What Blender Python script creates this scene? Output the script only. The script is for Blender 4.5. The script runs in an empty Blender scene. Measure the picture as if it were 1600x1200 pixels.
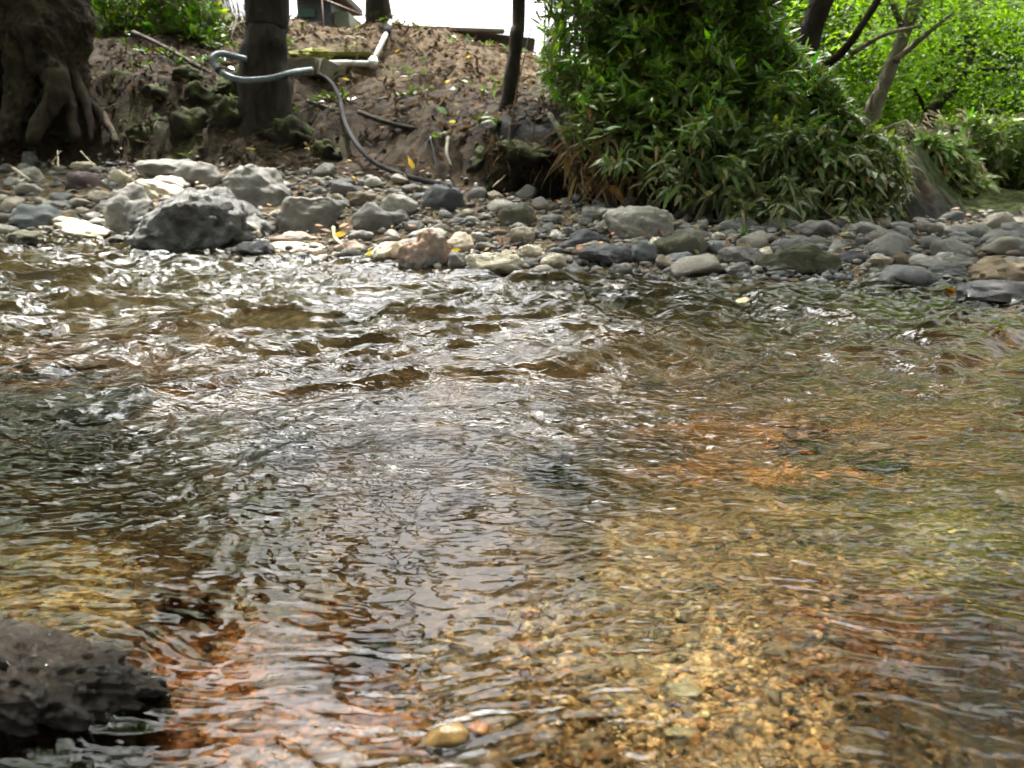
import bpy, math, random
import numpy as np
from mathutils import Vector, Matrix
random.seed(7)
RS = np.random.RandomState(11)
S = bpy.context.scene
COL = S.collection

# ------------------------------------------------------------------ camera
FPX = 1156.0                      # focal length in photo pixels (1600 wide)
PITCH = math.radians(16.85)
CAMH = 0.40
cam_d = bpy.data.cameras.new('camera')
cam = bpy.data.objects.new('camera', cam_d)
COL.objects.link(cam)
cam.location = (0, 0, CAMH)
cam.rotation_euler = (math.pi/2 - PITCH, 0, 0)
cam_d.sensor_width = 36
cam_d.lens = 36*FPX/1600
cam_d.clip_start = 0.02
cam_d.clip_end = 500
cam_d.dof.use_dof = True
cam_d.dof.focus_distance = 1.25
cam_d.dof.aperture_fstop = 7.5
S.camera = cam

# ------------------------------------------------------------------ light
SUN_EL = math.radians(66)
SUN_AZ = math.radians(-14)         # from +Y towards +X
SD = np.array([math.sin(SUN_AZ)*math.cos(SUN_EL), math.cos(SUN_AZ)*math.cos(SUN_EL), math.sin(SUN_EL)])
W = bpy.data.worlds.new('World'); S.world = W
W.use_nodes = True
nt = W.node_tree
sky = nt.nodes.new('ShaderNodeTexSky')
sky.sky_type = 'NISHITA'; sky.sun_disc = False
sky.sun_elevation = SUN_EL; sky.sun_rotation = SUN_AZ
sky.air_density = 1.0; sky.dust_density = 10.0; sky.ozone_density = 1.0
bg = nt.nodes['Background']
bg.inputs['Strength'].default_value = 0.15
bw = nt.nodes.new('ShaderNodeRGBToBW'); nt.links.new(sky.outputs[0], bw.inputs[0])
hz_ = nt.nodes.new('ShaderNodeMix'); hz_.data_type = 'RGBA'; hz_.inputs[0].default_value = .85     # milky thin cloud
nt.links.new(sky.outputs[0], hz_.inputs[6]); cl = nt.nodes.new('ShaderNodeMath'); cl.operation = 'MULTIPLY'; cl.inputs[1].default_value = 2.1     # bright thin cloud
nt.links.new(bw.outputs[0], cl.inputs[0]); nt.links.new(cl.outputs[0], hz_.inputs[7])
nt.links.new(hz_.outputs[2], bg.inputs[0])
sl = bpy.data.lights.new('sun', 'SUN'); sl.energy = 5.0; sl.angle = math.radians(0.6)
sl.color = (1.0, 0.95, 0.86)
sl.cycles.use_multiple_importance_sampling = False
so = bpy.data.objects.new('sun', sl); COL.objects.link(so)
so.rotation_euler = Vector(SD).to_track_quat('Z', 'Y').to_euler()
S.view_settings.view_transform = 'Standard'
S.view_settings.look = 'None'
S.view_settings.gamma = 1
S.view_settings.exposure = 1.42
cy = S.cycles
cy.max_bounces = 10; cy.transparent_max_bounces = 16
cy.diffuse_bounces = 3; cy.glossy_bounces = 4; cy.transmission_bounces = 8
cy.caustics_reflective = False; cy.caustics_refractive = True
cy.sample_clamp_indirect = 6
cy.use_adaptive_sampling = False; cy.use_denoising = True; cy.denoising_input_passes = 'RGB'

# ------------------------------------------------------------------ maths helpers
def ray(u, v):
    a = (u-800)/FPX; b = (600-v)/FPX
    return np.array([a, math.cos(PITCH)+b*math.sin(PITCH), -math.sin(PITCH)+b*math.cos(PITCH)])
def at_y(u, v, y):
    d = ray(u, v); t = y/d[1]
    return np.array([0, 0, CAMH]) + d*t
def zof(v, y):
    d = ray(800, v); return CAMH + y*d[2]/d[1]

_P = np.random.RandomState(3).permutation(256)
_P = np.concatenate([_P, _P, _P])
_G3 = np.random.RandomState(5).normal(size=(256, 3)); _G3 /= np.linalg.norm(_G3, axis=1)[:, None]
_G2 = np.random.RandomState(6).uniform(0, 2*math.pi, 256); _G2 = np.stack([np.cos(_G2), np.sin(_G2)], 1)
def fade(t): return t*t*t*(t*(t*6-15)+10)
def n2(x, y):
    xi = np.floor(x).astype(int); yi = np.floor(y).astype(int)
    xf = x-xi; yf = y-yi; xi &= 255; yi &= 255
    u = fade(xf); v = fade(yf)
    def g(i, j):
        h = _P[_P[(xi+i) & 255]+((yi+j) & 255)]
        return _G2[h, 0]*(xf-i)+_G2[h, 1]*(yf-j)
    a = g(0, 0)*(1-u)+g(1, 0)*u; b = g(0, 1)*(1-u)+g(1, 1)*u
    return (a*(1-v)+b*v)*1.4
def n3(p):
    p = np.asarray(p); i = np.floor(p).astype(int); f = p-i; i &= 255
    w = fade(f); out = 0
    for a in (0, 1):
        for b in (0, 1):
            for c in (0, 1):
                h = _P[_P[_P[(i[..., 0]+a) & 255]+((i[..., 1]+b) & 255)]+((i[..., 2]+c) & 255)]
                g = _G3[h]
                d = g[..., 0]*(f[..., 0]-a)+g[..., 1]*(f[..., 1]-b)+g[..., 2]*(f[..., 2]-c)
                out = out + d*np.where(a, w[..., 0], 1-w[..., 0])*np.where(b, w[..., 1], 1-w[..., 1])*np.where(c, w[..., 2], 1-w[..., 2])
    return out*1.5
def fb2(x, y, o=4, g=.5):
    s = 0; a = 1
    for k in range(o):
        s = s + a*n2(x*2**k+17.3*k, y*2**k+5.1*k); a *= g
    return s
def fb3(p, o=4, g=.5):
    s = 0; a = 1
    for k in range(o):
        s = s + a*n3(p*2**k+np.array([7.1, 3.3, 9.7])*k); a *= g
    return s
def sstep(a, b, x):
    t = np.clip((x-a)/(b-a), 0, 1); return t*t*(3-2*t)

# ------------------------------------------------------------------ mesh helpers
def mesh_arrays(name, V, F, cols=None, smooth=True, mat=None):
    """V (n,3); F (m,k) faces all of k corners"""
    V = np.asarray(V, dtype=np.float32); F = np.asarray(F, dtype=np.int32)
    me = bpy.data.meshes.new(name)
    me.vertices.add(len(V)); me.vertices.foreach_set('co', V.ravel())
    k = F.shape[1]
    me.loops.add(F.size); me.loops.foreach_set('vertex_index', F.ravel())
    me.polygons.add(len(F))
    me.polygons.foreach_set('loop_start', np.arange(0, F.size, k, dtype=np.int32))
    me.update(calc_edges=True)
    me.polygons.foreach_set('use_smooth', np.full(len(F), smooth))
    if cols is not None:
        c = np.ones((len(V), 4), dtype=np.float32); c[:, :3] = cols
        at = me.color_attributes.new('Col', 'FLOAT_COLOR', 'POINT')
        at.data.foreach_set('color', c.ravel())
    if mat: me.materials.append(mat)
    me.validate()
    return me
def link(name, me, parent=None, loc=None):
    o = bpy.data.objects.new(name, me); COL.objects.link(o)
    if parent is not None: o.parent = parent
    if loc is not None: o.location = loc
    return o
def tag(o, label=None, cat=None, group=None, kind=None):
    if label: o['label'] = label
    if cat: o['category'] = cat
    if group: o['group'] = group
    if kind: o['kind'] = kind
    return o
def empty(name, loc, label, cat, group=None):
    o = bpy.data.objects.new(name, None); COL.objects.link(o); o.location = loc
    o.empty_display_size = .1
    return tag(o, label, cat, group)
def part(name, me, root, label=None):
    """mesh in world coordinates, parented to root (translation only)"""
    o = link(name, me, root)
    o.matrix_parent_inverse = Matrix.Translation(-Vector(root.location))
    if label: o['label'] = label
    return o
def grid_faces(nr, nc):
    i = np.arange((nr-1)*(nc-1)); r = i//(nc-1); c = i % (nc-1)
    a = r*nc+c
    return np.stack([a, a+1, a+nc+1, a+nc], 1)
def tubes(lines, sides=7, noise=0.0, nscale=6.0, cap=True):
    """lines: list of (pts (n,3), radii (n,)) -> V, F"""
    VV = []; FF = []; off = 0
    ang = np.linspace(0, 2*math.pi, sides, endpoint=False)
    for pts, rad in lines:
        pts = np.asarray(pts, float); rad = np.asarray(rad, float) if np.ndim(rad) else np.full(len(pts), rad)
        n = len(pts)
        T = np.gradient(pts, axis=0); T /= np.maximum(np.linalg.norm(T, axis=1)[:, None], 1e-9)
        ref = np.array([0, 0, 1.]) if abs(T[:, 2]).mean() < .8 else np.array([1., 0, 0])
        A = np.cross(T, ref); A /= np.maximum(np.linalg.norm(A, axis=1)[:, None], 1e-9)
        B = np.cross(T, A)
        ring = pts[:, None]+rad[:, None, None]*(np.cos(ang)[None, :, None]*A[:, None]+np.sin(ang)[None, :, None]*B[:, None])
        V = ring.reshape(-1, 3)
        if noise:
            c = np.repeat(pts, sides, 0); d = V-c
            V = c+d*(1+noise*fb3(V*nscale, 3))[:, None]
        i = np.arange((n-1)*sides); r = i//sides; c = i % sides; c2 = (c+1) % sides
        F = np.stack([r*sides+c, r*sides+c2, (r+1)*sides+c2, (r+1)*sides+c], 1)
        if cap:
            V = np.vstack([V, pts[0], pts[-1]]); m = len(V)
            s = np.arange(sides); s2 = (s+1) % sides
            F = np.vstack([F, np.stack([s2, s, np.full(sides, m-2), np.full(sides, m-2)], 1),
                           np.stack([s+(n-1)*sides, s2+(n-1)*sides, np.full(sides, m-1), np.full(sides, m-1)], 1)])
        VV.append(V); FF.append(F+off); off += len(V)
    return np.vstack(VV), np.vstack(FF)
def tube_mesh(name, lines, mat, **k):
    V, F = tubes(lines, **k)
    me = mesh_arrays_mixed(name, V, F, mat)
    return me
def mesh_arrays_mixed(name, V, F, mat, cols=None):
    me = bpy.data.meshes.new(name)
    faces = [tuple(f) if f[2] != f[3] else (f[0], f[1], f[2]) for f in F.tolist()]
    me.from_pydata(V.tolist(), [], faces)
    me.polygons.foreach_set('use_smooth', np.full(len(me.polygons), True))
    if mat: me.materials.append(mat)
    me.update(); return me
def spline(pts, n=24):
    """Catmull-Rom through pts"""
    P = np.asarray(pts, float); P = np.vstack([2*P[0]-P[1], P, 2*P[-1]-P[-2]])
    out = []
    m = len(P)-3
    for t in np.linspace(0, m, n):
        i = min(int(t), m-1); f = t-i
        a, b, c, d = P[i:i+4]
        out.append(.5*((2*b)+(-a+c)*f+(2*a-5*b+4*c-d)*f*f+(-a+3*b-3*c+d)*f**3))
    return np.array(out)
_ico = {}
def ico(sub):
    if sub in _ico: return _ico[sub]
    import bmesh
    bm = bmesh.new(); bmesh.ops.create_icosphere(bm, subdivisions=sub, radius=1)
    V = np.array([v.co[:] for v in bm.verts]); F = np.array([[v.index for v in f.verts] for f in bm.faces]); bm.free()
    _ico[sub] = (V, F); return V, F

# ------------------------------------------------------------------ material helpers
def newmat(name):
    m = bpy.data.materials.new(name); m.use_nodes = True
    return m, m.node_tree.nodes, m.node_tree.links
def ramp(ns, stops, interp='LINEAR'):
    r = ns.new('ShaderNodeValToRGB'); r.color_ramp.interpolation = interp
    while len(r.color_ramp.elements) < len(stops): r.color_ramp.elements.new(.5)
    for e, (p, c) in zip(r.color_ramp.elements, stops):
        e.position = p; e.color = (*c, 1) if len(c) == 3 else c
    return r
def noise(ns, ls, vec, scale, detail=4, rough=.55, dist=0):
    n = ns.new('ShaderNodeTexNoise'); n.inputs['Scale'].default_value = scale
    n.inputs['Detail'].default_value = detail; n.inputs['Roughness'].default_value = rough
    n.inputs['Distortion'].default_value = dist
    if vec is not None: ls.new(vec, n.inputs['Vector'])
    return n
def mixc(ns, ls, fac, a, b, mode='MIX'):
    m = ns.new('ShaderNodeMix'); m.data_type = 'RGBA'; m.blend_type = mode
    for sock, val in ((m.inputs[0], fac), (m.inputs[6], a), (m.inputs[7], b)):
        if hasattr(val, 'is_linked') or isinstance(val, bpy.types.NodeSocket): ls.new(val, sock)
        elif isinstance(val, (int, float)): sock.default_value = val
        else: sock.default_value = (*val, 1)
    return m.outputs[2]
def mth(ns, ls, op, a, b=None, clamp=False):
    m = ns.new('ShaderNodeMath'); m.operation = op; m.use_clamp = clamp
    for s, v in zip(m.inputs, (a, b)):
        if v is None: continue
        if isinstance(v, bpy.types.NodeSocket): ls.new(v, s)
        else: s.default_value = v
    return m.outputs[0]
def maprange(ns, ls, v, a, b, c=0, d=1):
    m = ns.new('ShaderNodeMapRange'); ls.new(v, m.inputs[0])
    m.inputs[1].default_value = a; m.inputs[2].default_value = b; m.inputs[3].default_value = c; m.inputs[4].default_value = d
    return m.outputs[0]

def stone_mat(name, c1, c2, speck=.5, rough=.75, moss=0.0, pit=.3, scale=1.0, wetline=.03, tint=False):
    """mottled stone, wet and dark near the water line; c1/c2 dry colours"""
    m, ns, ls = newmat(name); p = ns['Principled BSDF']
    tc = ns.new('ShaderNodeTexCoord'); geo = ns.new('ShaderNodeNewGeometry')
    vec = tc.outputs['Object']
    if tint:
        oi = ns.new('ShaderNodeObjectInfo')
        base1 = oi.outputs['Color']
        base2 = mixc(ns, ls, .55, base1, c2)
        vv = ns.new('ShaderNodeVectorMath'); vv.operation = 'ADD'; ls.new(vec, vv.inputs[0]); ls.new(oi.outputs['Random'], vv.inputs[1]); vec = vv.outputs[0]
    else: base1, base2 = c1, c2
    na = noise(ns, ls, vec, 7*scale, 5, .6, .4)
    f = ramp(ns, [(.38, (0, 0, 0)), (.62, (1, 1, 1))]); ls.new(na.outputs[0], f.inputs[0])
    col = mixc(ns, ls, f.outputs[0], base1, base2)
    nb = noise(ns, ls, vec, 70*scale, 6, .7)
    f2 = ramp(ns, [(.35, (.45, .45, .45)), (.5, (1, 1, 1)), (.7, (1.5, 1.5, 1.45))]); ls.new(nb.outputs[0], f2.inputs[0])
    col = mixc(ns, ls, speck, col, mixc(ns, ls, 1.0, col, f2.outputs[0], 'MULTIPLY'))
    if moss:
        nm = noise(ns, ls, geo.outputs['Position'], 6, 5, .65)
        sep = ns.new('ShaderNodeSeparateXYZ'); ls.new(geo.outputs['Normal'], sep.inputs[0])
        mm = mth(ns, ls, 'ADD', nm.outputs[0], mth(ns, ls, 'MULTIPLY', sep.outputs[2], .25))
        mf = maprange(ns, ls, mm, .75-.35*moss, .85-.35*moss)
        col = mixc(ns, ls, mf, col, (.036, .042, .012))
    # wet line
    sp = ns.new('ShaderNodeSeparateXYZ'); ls.new(geo.outputs['Position'], sp.inputs[0])
    nw = noise(ns, ls, geo.outputs['Position'], 18, 3)
    hz = mth(ns, ls, 'ADD', sp.outputs[2], mth(ns, ls, 'MULTIPLY', mth(ns, ls, 'SUBTRACT', nw.outputs[0], .5), .06))
    wet = maprange(ns, ls, hz, wetline+.006, wetline-.006)
    col = mixc(ns, ls, wet, col, mixc(ns, ls, 1.0, col, (.30, .28, .25), 'MULTIPLY'))
    ls.new(col, p.inputs['Base Color'])
    ls.new(maprange(ns, ls, wet, 0, 1, rough, .10), p.inputs['Roughness'])
    p.inputs['Specular IOR Level'].default_value = .1 if 'mossdark' in name else .45
    bmp = ns.new('ShaderNodeBump'); bmp.inputs['Strength'].default_value = pit; bmp.inputs['Distance'].default_value = .01
    nc = noise(ns, ls, vec, 45*scale, 8, .7); ls.new(nc.outputs[0], bmp.inputs['Height'])
    ls.new(bmp.outputs[0], p.inputs['Normal'])
    return m

def leaf_mat(name, gloss=.1, trans=.45, rough=.4, tcol=(1.3, 1.45, .35)):
    m, ns, ls = newmat(name); ns.remove(ns['Principled BSDF'])
    out = ns['Material Output']
    at = ns.new('ShaderNodeAttribute'); at.attribute_name = 'Col'
    d = ns.new('ShaderNodeBsdfDiffuse'); t = ns.new('ShaderNodeBsdfTranslucent'); g = ns.new('ShaderNodeBsdfGlossy')
    g.inputs['Roughness'].default_value = rough; g.inputs['Color'].default_value = (1, 1, 1, 1)
    ls.new(at.outputs['Color'], d.inputs['Color'])
    ls.new(mixc(ns, ls, 1.0, at.outputs['Color'], tcol, 'MULTIPLY'), t.inputs['Color'])
    m1 = ns.new('ShaderNodeMixShader'); m1.inputs[0].default_value = trans
    ls.new(d.outputs[0], m1.inputs[1]); ls.new(t.outputs[0], m1.inputs[2])
    fr = ns.new('ShaderNodeFresnel'); fr.inputs[0].default_value = 1.4
    m2 = ns.new('ShaderNodeMixShader'); ls.new(mth(ns, ls, 'MULTIPLY', fr.outputs[0], gloss*10, True), m2.inputs[0])
    ls.new(m1.outputs[0], m2.inputs[1]); ls.new(g.outputs[0], m2.inputs[2])
    ls.new(m2.outputs[0], out.inputs[0])
    return m

def bark_mat(name, c1, c2, moss=0.0, vs=2.2, bump=.8):
    m, ns, ls = newmat(name); p = ns['Principled BSDF']
    geo = ns.new('ShaderNodeNewGeometry'); mp = ns.new('ShaderNodeMapping'); ls.new(geo.outputs['Position'], mp.inputs[0])
    mp.inputs['Scale'].default_value = (1, 1, .18)
    na = noise(ns, ls, mp.outputs[0], 22*vs/2, 8, .7, .6)
    r = ramp(ns, [(.35, c2), (.62, c1)]); ls.new(na.outputs[0], r.inputs[0])
    nb = noise(ns, ls, geo.outputs['Position'], 3.5, 4)
    col = mixc(ns, ls, maprange(ns, ls, nb.outputs[0], .35, .7), r.outputs[0], mixc(ns, ls, 1.0, r.outputs[0], (.45, .42, .36), 'MULTIPLY'))
    if moss:
        nm = noise(ns, ls, geo.outputs['Position'], 9, 5, .65)
        col = mixc(ns, ls, maprange(ns, ls, nm.outputs[0], .72-.3*moss, .8-.3*moss), col, (.05, .06, .015))
    ls.new(col, p.inputs['Base Color']); p.inputs['Roughness'].default_value = .9
    p.inputs['Specular IOR Level'].default_value = .2
    b = ns.new('ShaderNodeBump'); b.inputs['Strength'].default_value = bump; b.inputs['Distance'].default_value = .02
    ls.new(na.outputs[0], b.inputs['Height']); ls.new(b.outputs[0], p.inputs['Normal'])
    return m
def flat_mat(name, c, rough=.6, var=.35, scale=15, metal=0, spec=.4):
    m, ns, ls = newmat(name); p = ns['Principled BSDF']
    geo = ns.new('ShaderNodeNewGeometry')
    n = noise(ns, ls, geo.outputs['Position'], scale, 6, .65)
    r = ramp(ns, [(.3, tuple(x*(1-var) for x in c)), (.7, tuple(min(1, x*(1+var*.5)) for x in c))]); ls.new(n.outputs[0], r.inputs[0])
    ls.new(r.outputs[0], p.inputs['Base Color']); p.inputs['Roughness'].default_value = rough
    p.inputs['Metallic'].default_value = metal; p.inputs['Specular IOR Level'].default_value = spec
    return m

# ------------------------------------------------------------------ terrain
# columns: (u, [shore, bar, toe, face top, mid slope, crest]) each (y, z)
COLS = [
 (-500, [(4.3, 0), (5.0, .13), (6.5, .36), (7.1, 1.1), (8.2, 1.8), (10, 2.5)]),
 (0,    [(4.12, 0), (4.9, .14), (6.2, .36), (6.7, .85), (8.0, 1.6), (10, 2.3)]),
 (200,  [(3.85, 0), (4.6, .13), (6.0, .37), (6.5, 1.08), (7.5, 1.42), (9.5, 2.0)]),
 (350,  [(3.4, 0), (4.1, .10), (5.8, .36), (6.4, .98), (7.3, 1.3), (9.0, 1.78)]),
 (450,  [(3.15, 0), (3.8, .08), (5.5, .33), (6.2, .72), (7.2, 1.15), (9.0, 1.9)]),
 (600,  [(2.92, 0), (3.6, .08), (5.2, .29), (5.7, .56), (7.0, 1.14), (8.8, 1.79)]),
 (750,  [(2.66, 0), (3.3, .07), (4.8, .23), (5.1, .52), (6.5, 1.02), (8.4, 1.58)]),
 (900,  [(2.68, 0), (3.3, .06), (4.5, .17), (4.75, .62), (6.0, .92), (8.0, 1.27)]),
 (1000, [(2.72, 0), (3.2, .05), (4.4, .12), (4.8, .60), (5.6, .80), (7.5, 1.0)]),
 (1200, [(2.6, 0), (3.0, .04), (4.1, .08), (4.8, .5), (5.6, .7), (7.0, .85)]),
 (1400, [(2.45, 0), (2.9, .03), (4.1, .05), (4.9, .32), (5.8, .45), (7.0, .55)]),
 (1490, [(2.36, 0), (2.8, .02), (5.0, .04), (7.0, .12), (8.0, .3), (10, .7)]),
 (1600, [(2.1, 0), (2.6, .05), (5.0, .05), (7.0, .1), (9.0, .2), (12, .5)]),
 (2100, [(1.8, 0), (2.4, .08), (4.0, .15), (6.0, .6), (8.0, 1.1), (11, 1.5)]),
]
_cu = np.array([(c[0]-800)/FPX/1.0 for c in COLS])
_ky = np.array([[k[0] for k in c[1]] for c in COLS]); _kz = np.array([[k[1] for k in c[1]] for c in COLS])
def shore_y(s): return np.interp(s, _cu, _ky[:, 0])
def terrain(x, y, detail=True):
    x = np.asarray(x, float); y = np.asarray(y, float)
    ys = np.maximum(y, .6)
    s = x/ys
    K = [np.interp(s, _cu, _ky[:, k]) for k in range(6)]
    Z = [np.interp(s, _cu, _kz[:, k]) for k in range(6)]
    K[0] = K[0]+.10*n2(x*2.2, y*2.2)
    z = np.zeros_like(x)
    # bed
    d = K[0]-y
    bed = -.115*sstep(0, .7, d)-.01*sstep(0, .05, d)
    bed = bed+.05*sstep(.95, .35, y)*sstep(.25, -.25, x)+.02*sstep(.8, .4, y)
    bed = bed+.030*fb2(x*2.3+3, y*3.4, 4)*sstep(0, .5, d)
    z = np.where(d > 0, bed, 0)
    for k in range(5):
        t = np.clip((y-K[k])/(K[k+1]-K[k]), 0, 1)
        z = np.where(y > K[k], Z[k]+(Z[k+1]-Z[k])*t, z)
    z = np.where(y > K[5], Z[5]+.02*(y-K[5]), z)
    if detail:
        w = sstep(-.1, .6, y-K[0])
        wb = sstep(K[2]-.2, K[2]+.3, y)
        z = z+w*(.025*fb2(x*1.8, y*1.8, 4)+.008*fb2(x*12, y*12, 3))
        z = z+wb*(.10*fb2(x*1.3+9, y*1.1, 5)+.02*fb2(x*7, y*7, 3))*sstep(K[5]+2, K[5]-.5, y)
        z = z+(1-w)*(.006*fb2(x*9, y*12, 3))
    return z
def ground(u, v, tmax=14):
    d = ray(u, v); o = np.array([0, 0, CAMH])
    t = np.concatenate([np.arange(.3, 4, .01), np.arange(4, tmax, .02)])
    P = o+d*t[:, None]
    z = np.maximum(terrain(P[:, 0], P[:, 1]), 0*P[:, 0]-1)
    hit = np.where(P[:, 2] <= z)[0]
    if len(hit) == 0: return P[-1]
    return P[hit[0]]
def water_pt(u, v, z=0.0):
    d = ray(u, v); t = (z-CAMH)/d[2]
    return np.array([0, 0, CAMH])+d*t

rows = np.concatenate([np.linspace(-4, .2, 12), .2*np.exp(np.linspace(.02, math.log(12/.2), 620)), np.linspace(12.5, 40, 20), [60, 120, 250]])
ss = np.linspace(-1, 1, 620); ss = np.sign(ss)*(abs(ss)*.9+.1*abs(ss)**6*1)
half = np.where(rows < 12, 1.15*np.maximum(rows, 0)+.9, 1.15*rows+.9)*1.0
half = np.where(rows > 40, rows*1.6, half); half = np.where(rows < .2, 4, half) if False else half
X = ss[None, :]*half[:, None]*1.05; Y = np.repeat(rows[:, None], len(ss), 1)
Z = terrain(X, Y)
V = np.stack([X, Y, Z], -1).reshape(-1, 3)
# soil / bed colour zones (own colours, plus painted shade and light)
def zone(px, py, rx, ry, x, y):
    wob = .5*fb2(x*5+px, y*7+py, 3)+.45*fb2(x*19+px, y*24+py, 4, .65)
    return sstep(1.15, .55, np.sqrt(((x-px)/rx)**2+((y-py)/ry)**2)+wob)
def bed_colors(x, y, z):
    n = len(x)
    c = np.tile(np.array([.072, .050, .027]), (n, 1))          # mid brown gravel
    def blend(c, w, col): return c*(1-w[:, None])+np.array(col)*w[:, None]
    def zp(u, v, ru, rv, col, c, k=1.0):
        p = water_pt(u, v, -.07); q = water_pt(u+ru, v, -.07); r_ = water_pt(u, v-rv, -.07)
        return blend(c, zone(p[0], p[1], abs(q[0]-p[0]), abs(r_[1]-p[1]), x, y)*k, col)
    c = blend(c, sstep(1.6, 2.4, y), (.055, .049, .032))
    c = zp(1150, 800, 330, 110, (.145, .112, .068), c, .75)         # golden sand
    c = zp(1050, 980, 220, 110, (.24, .19, .125), c, .95)         # pale sand strip
    c = zp(1180, 1150, 180, 90, (.19, .145, .09), c, .9)
    c = zp(120, 900, 170, 60, (.24, .19, .09), c, .9)          # sand at left
    c = zp(330, 1100, 330, 130, (.085, .036, .013), c, .95)       # rust bedrock
    c = zp(520, 1130, 150, 70, (.10, .042, .015), c, .9)
    c = zp(1480, 960, 260, 90, (.10, .043, .020), c, .8)
    c = zp(120, 590, 280, 50, (.12, .065, .028), c, .9)         # rust rocks far left
    c = zp(1250, 690, 260, 26, (.18, .085, .03), c, .9)
    c = zp(150, 740, 230, 80, (.045, .042, .020), c, .8)       # dark olive pool
    c = zp(860, 730, 110, 22, (.03, .032, .028), c, .9)
    c = zp(560, 870, 240, 60, (.062, .044, .023), c, .8)
    c = zp(1500, 860, 160, 50, (.17, .17, .06), c, .7)
    c = zp(1400, 780, 160, 30, (.06, .065, .045), c, .8)
    c = zp(700, 1040, 140, 60, (.085, .062, .03), c, .85)
    c = zp(900, 1120, 90, 70, (.10, .068, .03), c, .8)
    # land
    sh = shore_y(x/np.maximum(y, .6))
    c = blend(c, sstep(-.15, .1, y-sh), (.13, .11, .08))
    K2 = np.interp(x/np.maximum(y, .6), _cu, _ky[:, 2])
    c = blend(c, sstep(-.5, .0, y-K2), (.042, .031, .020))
    c = blend(c, sstep(-.5, .1, y-K2)*sstep(-.6, .2, x), (.026, .019, .013))  # soil under the bamboo darkened to imitate its shade
    c = blend(c, sstep(-.25, .0, y-K2)*sstep(.62, .5, y-K2)*sstep(-.22, -.05, x), (.007, .007, .006))  # hollow: dark wet rock face with its shade painted in
    c = blend(c, sstep(2.6, 3.2, x)*sstep(4.6, 5.6, y), (.028, .042, .012))
    K5 = np.interp(x/np.maximum(y, .6), _cu, _ky[:, 4])
    c = blend(c, sstep(-.6, .5, y-K5)*sstep(-3.6, -2, x)*sstep(1.2, .6, x), (.11, .076, .044))
    c = np.where((y < sh)[:, None], np.clip(c*1.5, 0, .6), c)      # stream bed brightened to imitate sunlight on it
    return c
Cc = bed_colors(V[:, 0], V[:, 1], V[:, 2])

m, ns, ls = newmat('ground_gravel_soil'); p = ns['Principled BSDF']
at = ns.new('ShaderNodeAttribute'); at.attribute_name = 'Col'
geo = ns.new('ShaderNodeNewGeometry'); pos = geo.outputs['Position']
def grain(scale, w):
    v1 = ns.new('ShaderNodeTexVoronoi'); v1.inputs['Scale'].default_value = scale; ls.new(pos, v1.inputs['Vector'])
    r = ramp(ns, [(0, (.12, .12, .11)), (.25, (.35, .33, .3)), (.45, (.85, .8, .72)), (.62, (1.35, 1.05, .7)), (.78, (1.9, 1.65, 1.25)), (.92, (3.2, 2.9, 2.4)), (1, (.5, .25, .15))])
    sx = ns.new('ShaderNodeSeparateColor'); ls.new(v1.outputs['Color'], sx.inputs[0]); ls.new(sx.outputs[0], r.inputs[0])
    return v1, r.outputs[0]
va, ca = grain(260, 1); vb, cb = grain(125, 1)
nz = noise(ns, ls, pos, 14, 6, .7)
zsep = ns.new('ShaderNodeSeparateXYZ'); ls.new(pos, zsep.inputs[0])
landf = maprange(ns, ls, zsep.outputs[2], .22, .5)
gmul = mixc(ns, ls, maprange(ns, ls, noise(ns, ls, pos, 5, 3).outputs[0], .48, .56), ca, cb)
gmul = mixc(ns, ls, maprange(ns, ls, landf, 0, 1, .85, .03), (1, 1, 1), gmul)
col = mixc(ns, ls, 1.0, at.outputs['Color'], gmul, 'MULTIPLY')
r2 = ramp(ns, [(.34, (.22, .22, .22)), (.48, (.7, .7, .7)), (.66, (1.5, 1.45, 1.35))]); ls.new(nz.outputs[0], r2.inputs[0])
col = mixc(ns, ls, 1.0, col, r2.outputs[0], 'MULTIPLY')
# dead leaf tone and moss on the bank
ml = noise(ns, ls, pos, 2.2, 6, .7)
mossf = mth(ns, ls, 'MULTIPLY', maprange(ns, ls, ml.outputs[0], .56, .64), landf)
col = mixc(ns, ls, mth(ns, ls, 'MULTIPLY', mossf, .7), col, (.04, .045, .015))
ls.new(col, p.inputs['Base Color'])
p.inputs['Roughness'].default_value = .9; p.inputs['Specular IOR Level'].default_value = .12
bm_ = ns.new('ShaderNodeBump'); bm_.inputs['Strength'].default_value = .7; bm_.inputs['Distance'].default_value = .004
hh = mth(ns, ls, 'ADD', mth(ns, ls, 'MULTIPLY', va.outputs['Distance'], -1.0), mth(ns, ls, 'MULTIPLY', vb.outputs['Distance'], -2.0))
ls.new(hh, bm_.inputs['Height'])
bm2 = ns.new('ShaderNodeBump'); bm2.inputs['Strength'].default_value = .6; bm2.inputs['Distance'].default_value = .03
ls.new(nz.outputs[0], bm2.inputs['Height']); ls.new(bm_.outputs[0], bm2.inputs['Normal']); ls.new(bm2.outputs[0], p.inputs['Normal'])
M_ground = m
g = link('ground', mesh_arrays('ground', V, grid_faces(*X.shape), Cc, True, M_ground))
tag(g, 'stream bed of sand and rusty gravel rising to a brown leaf covered bank', kind='structure')

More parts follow.
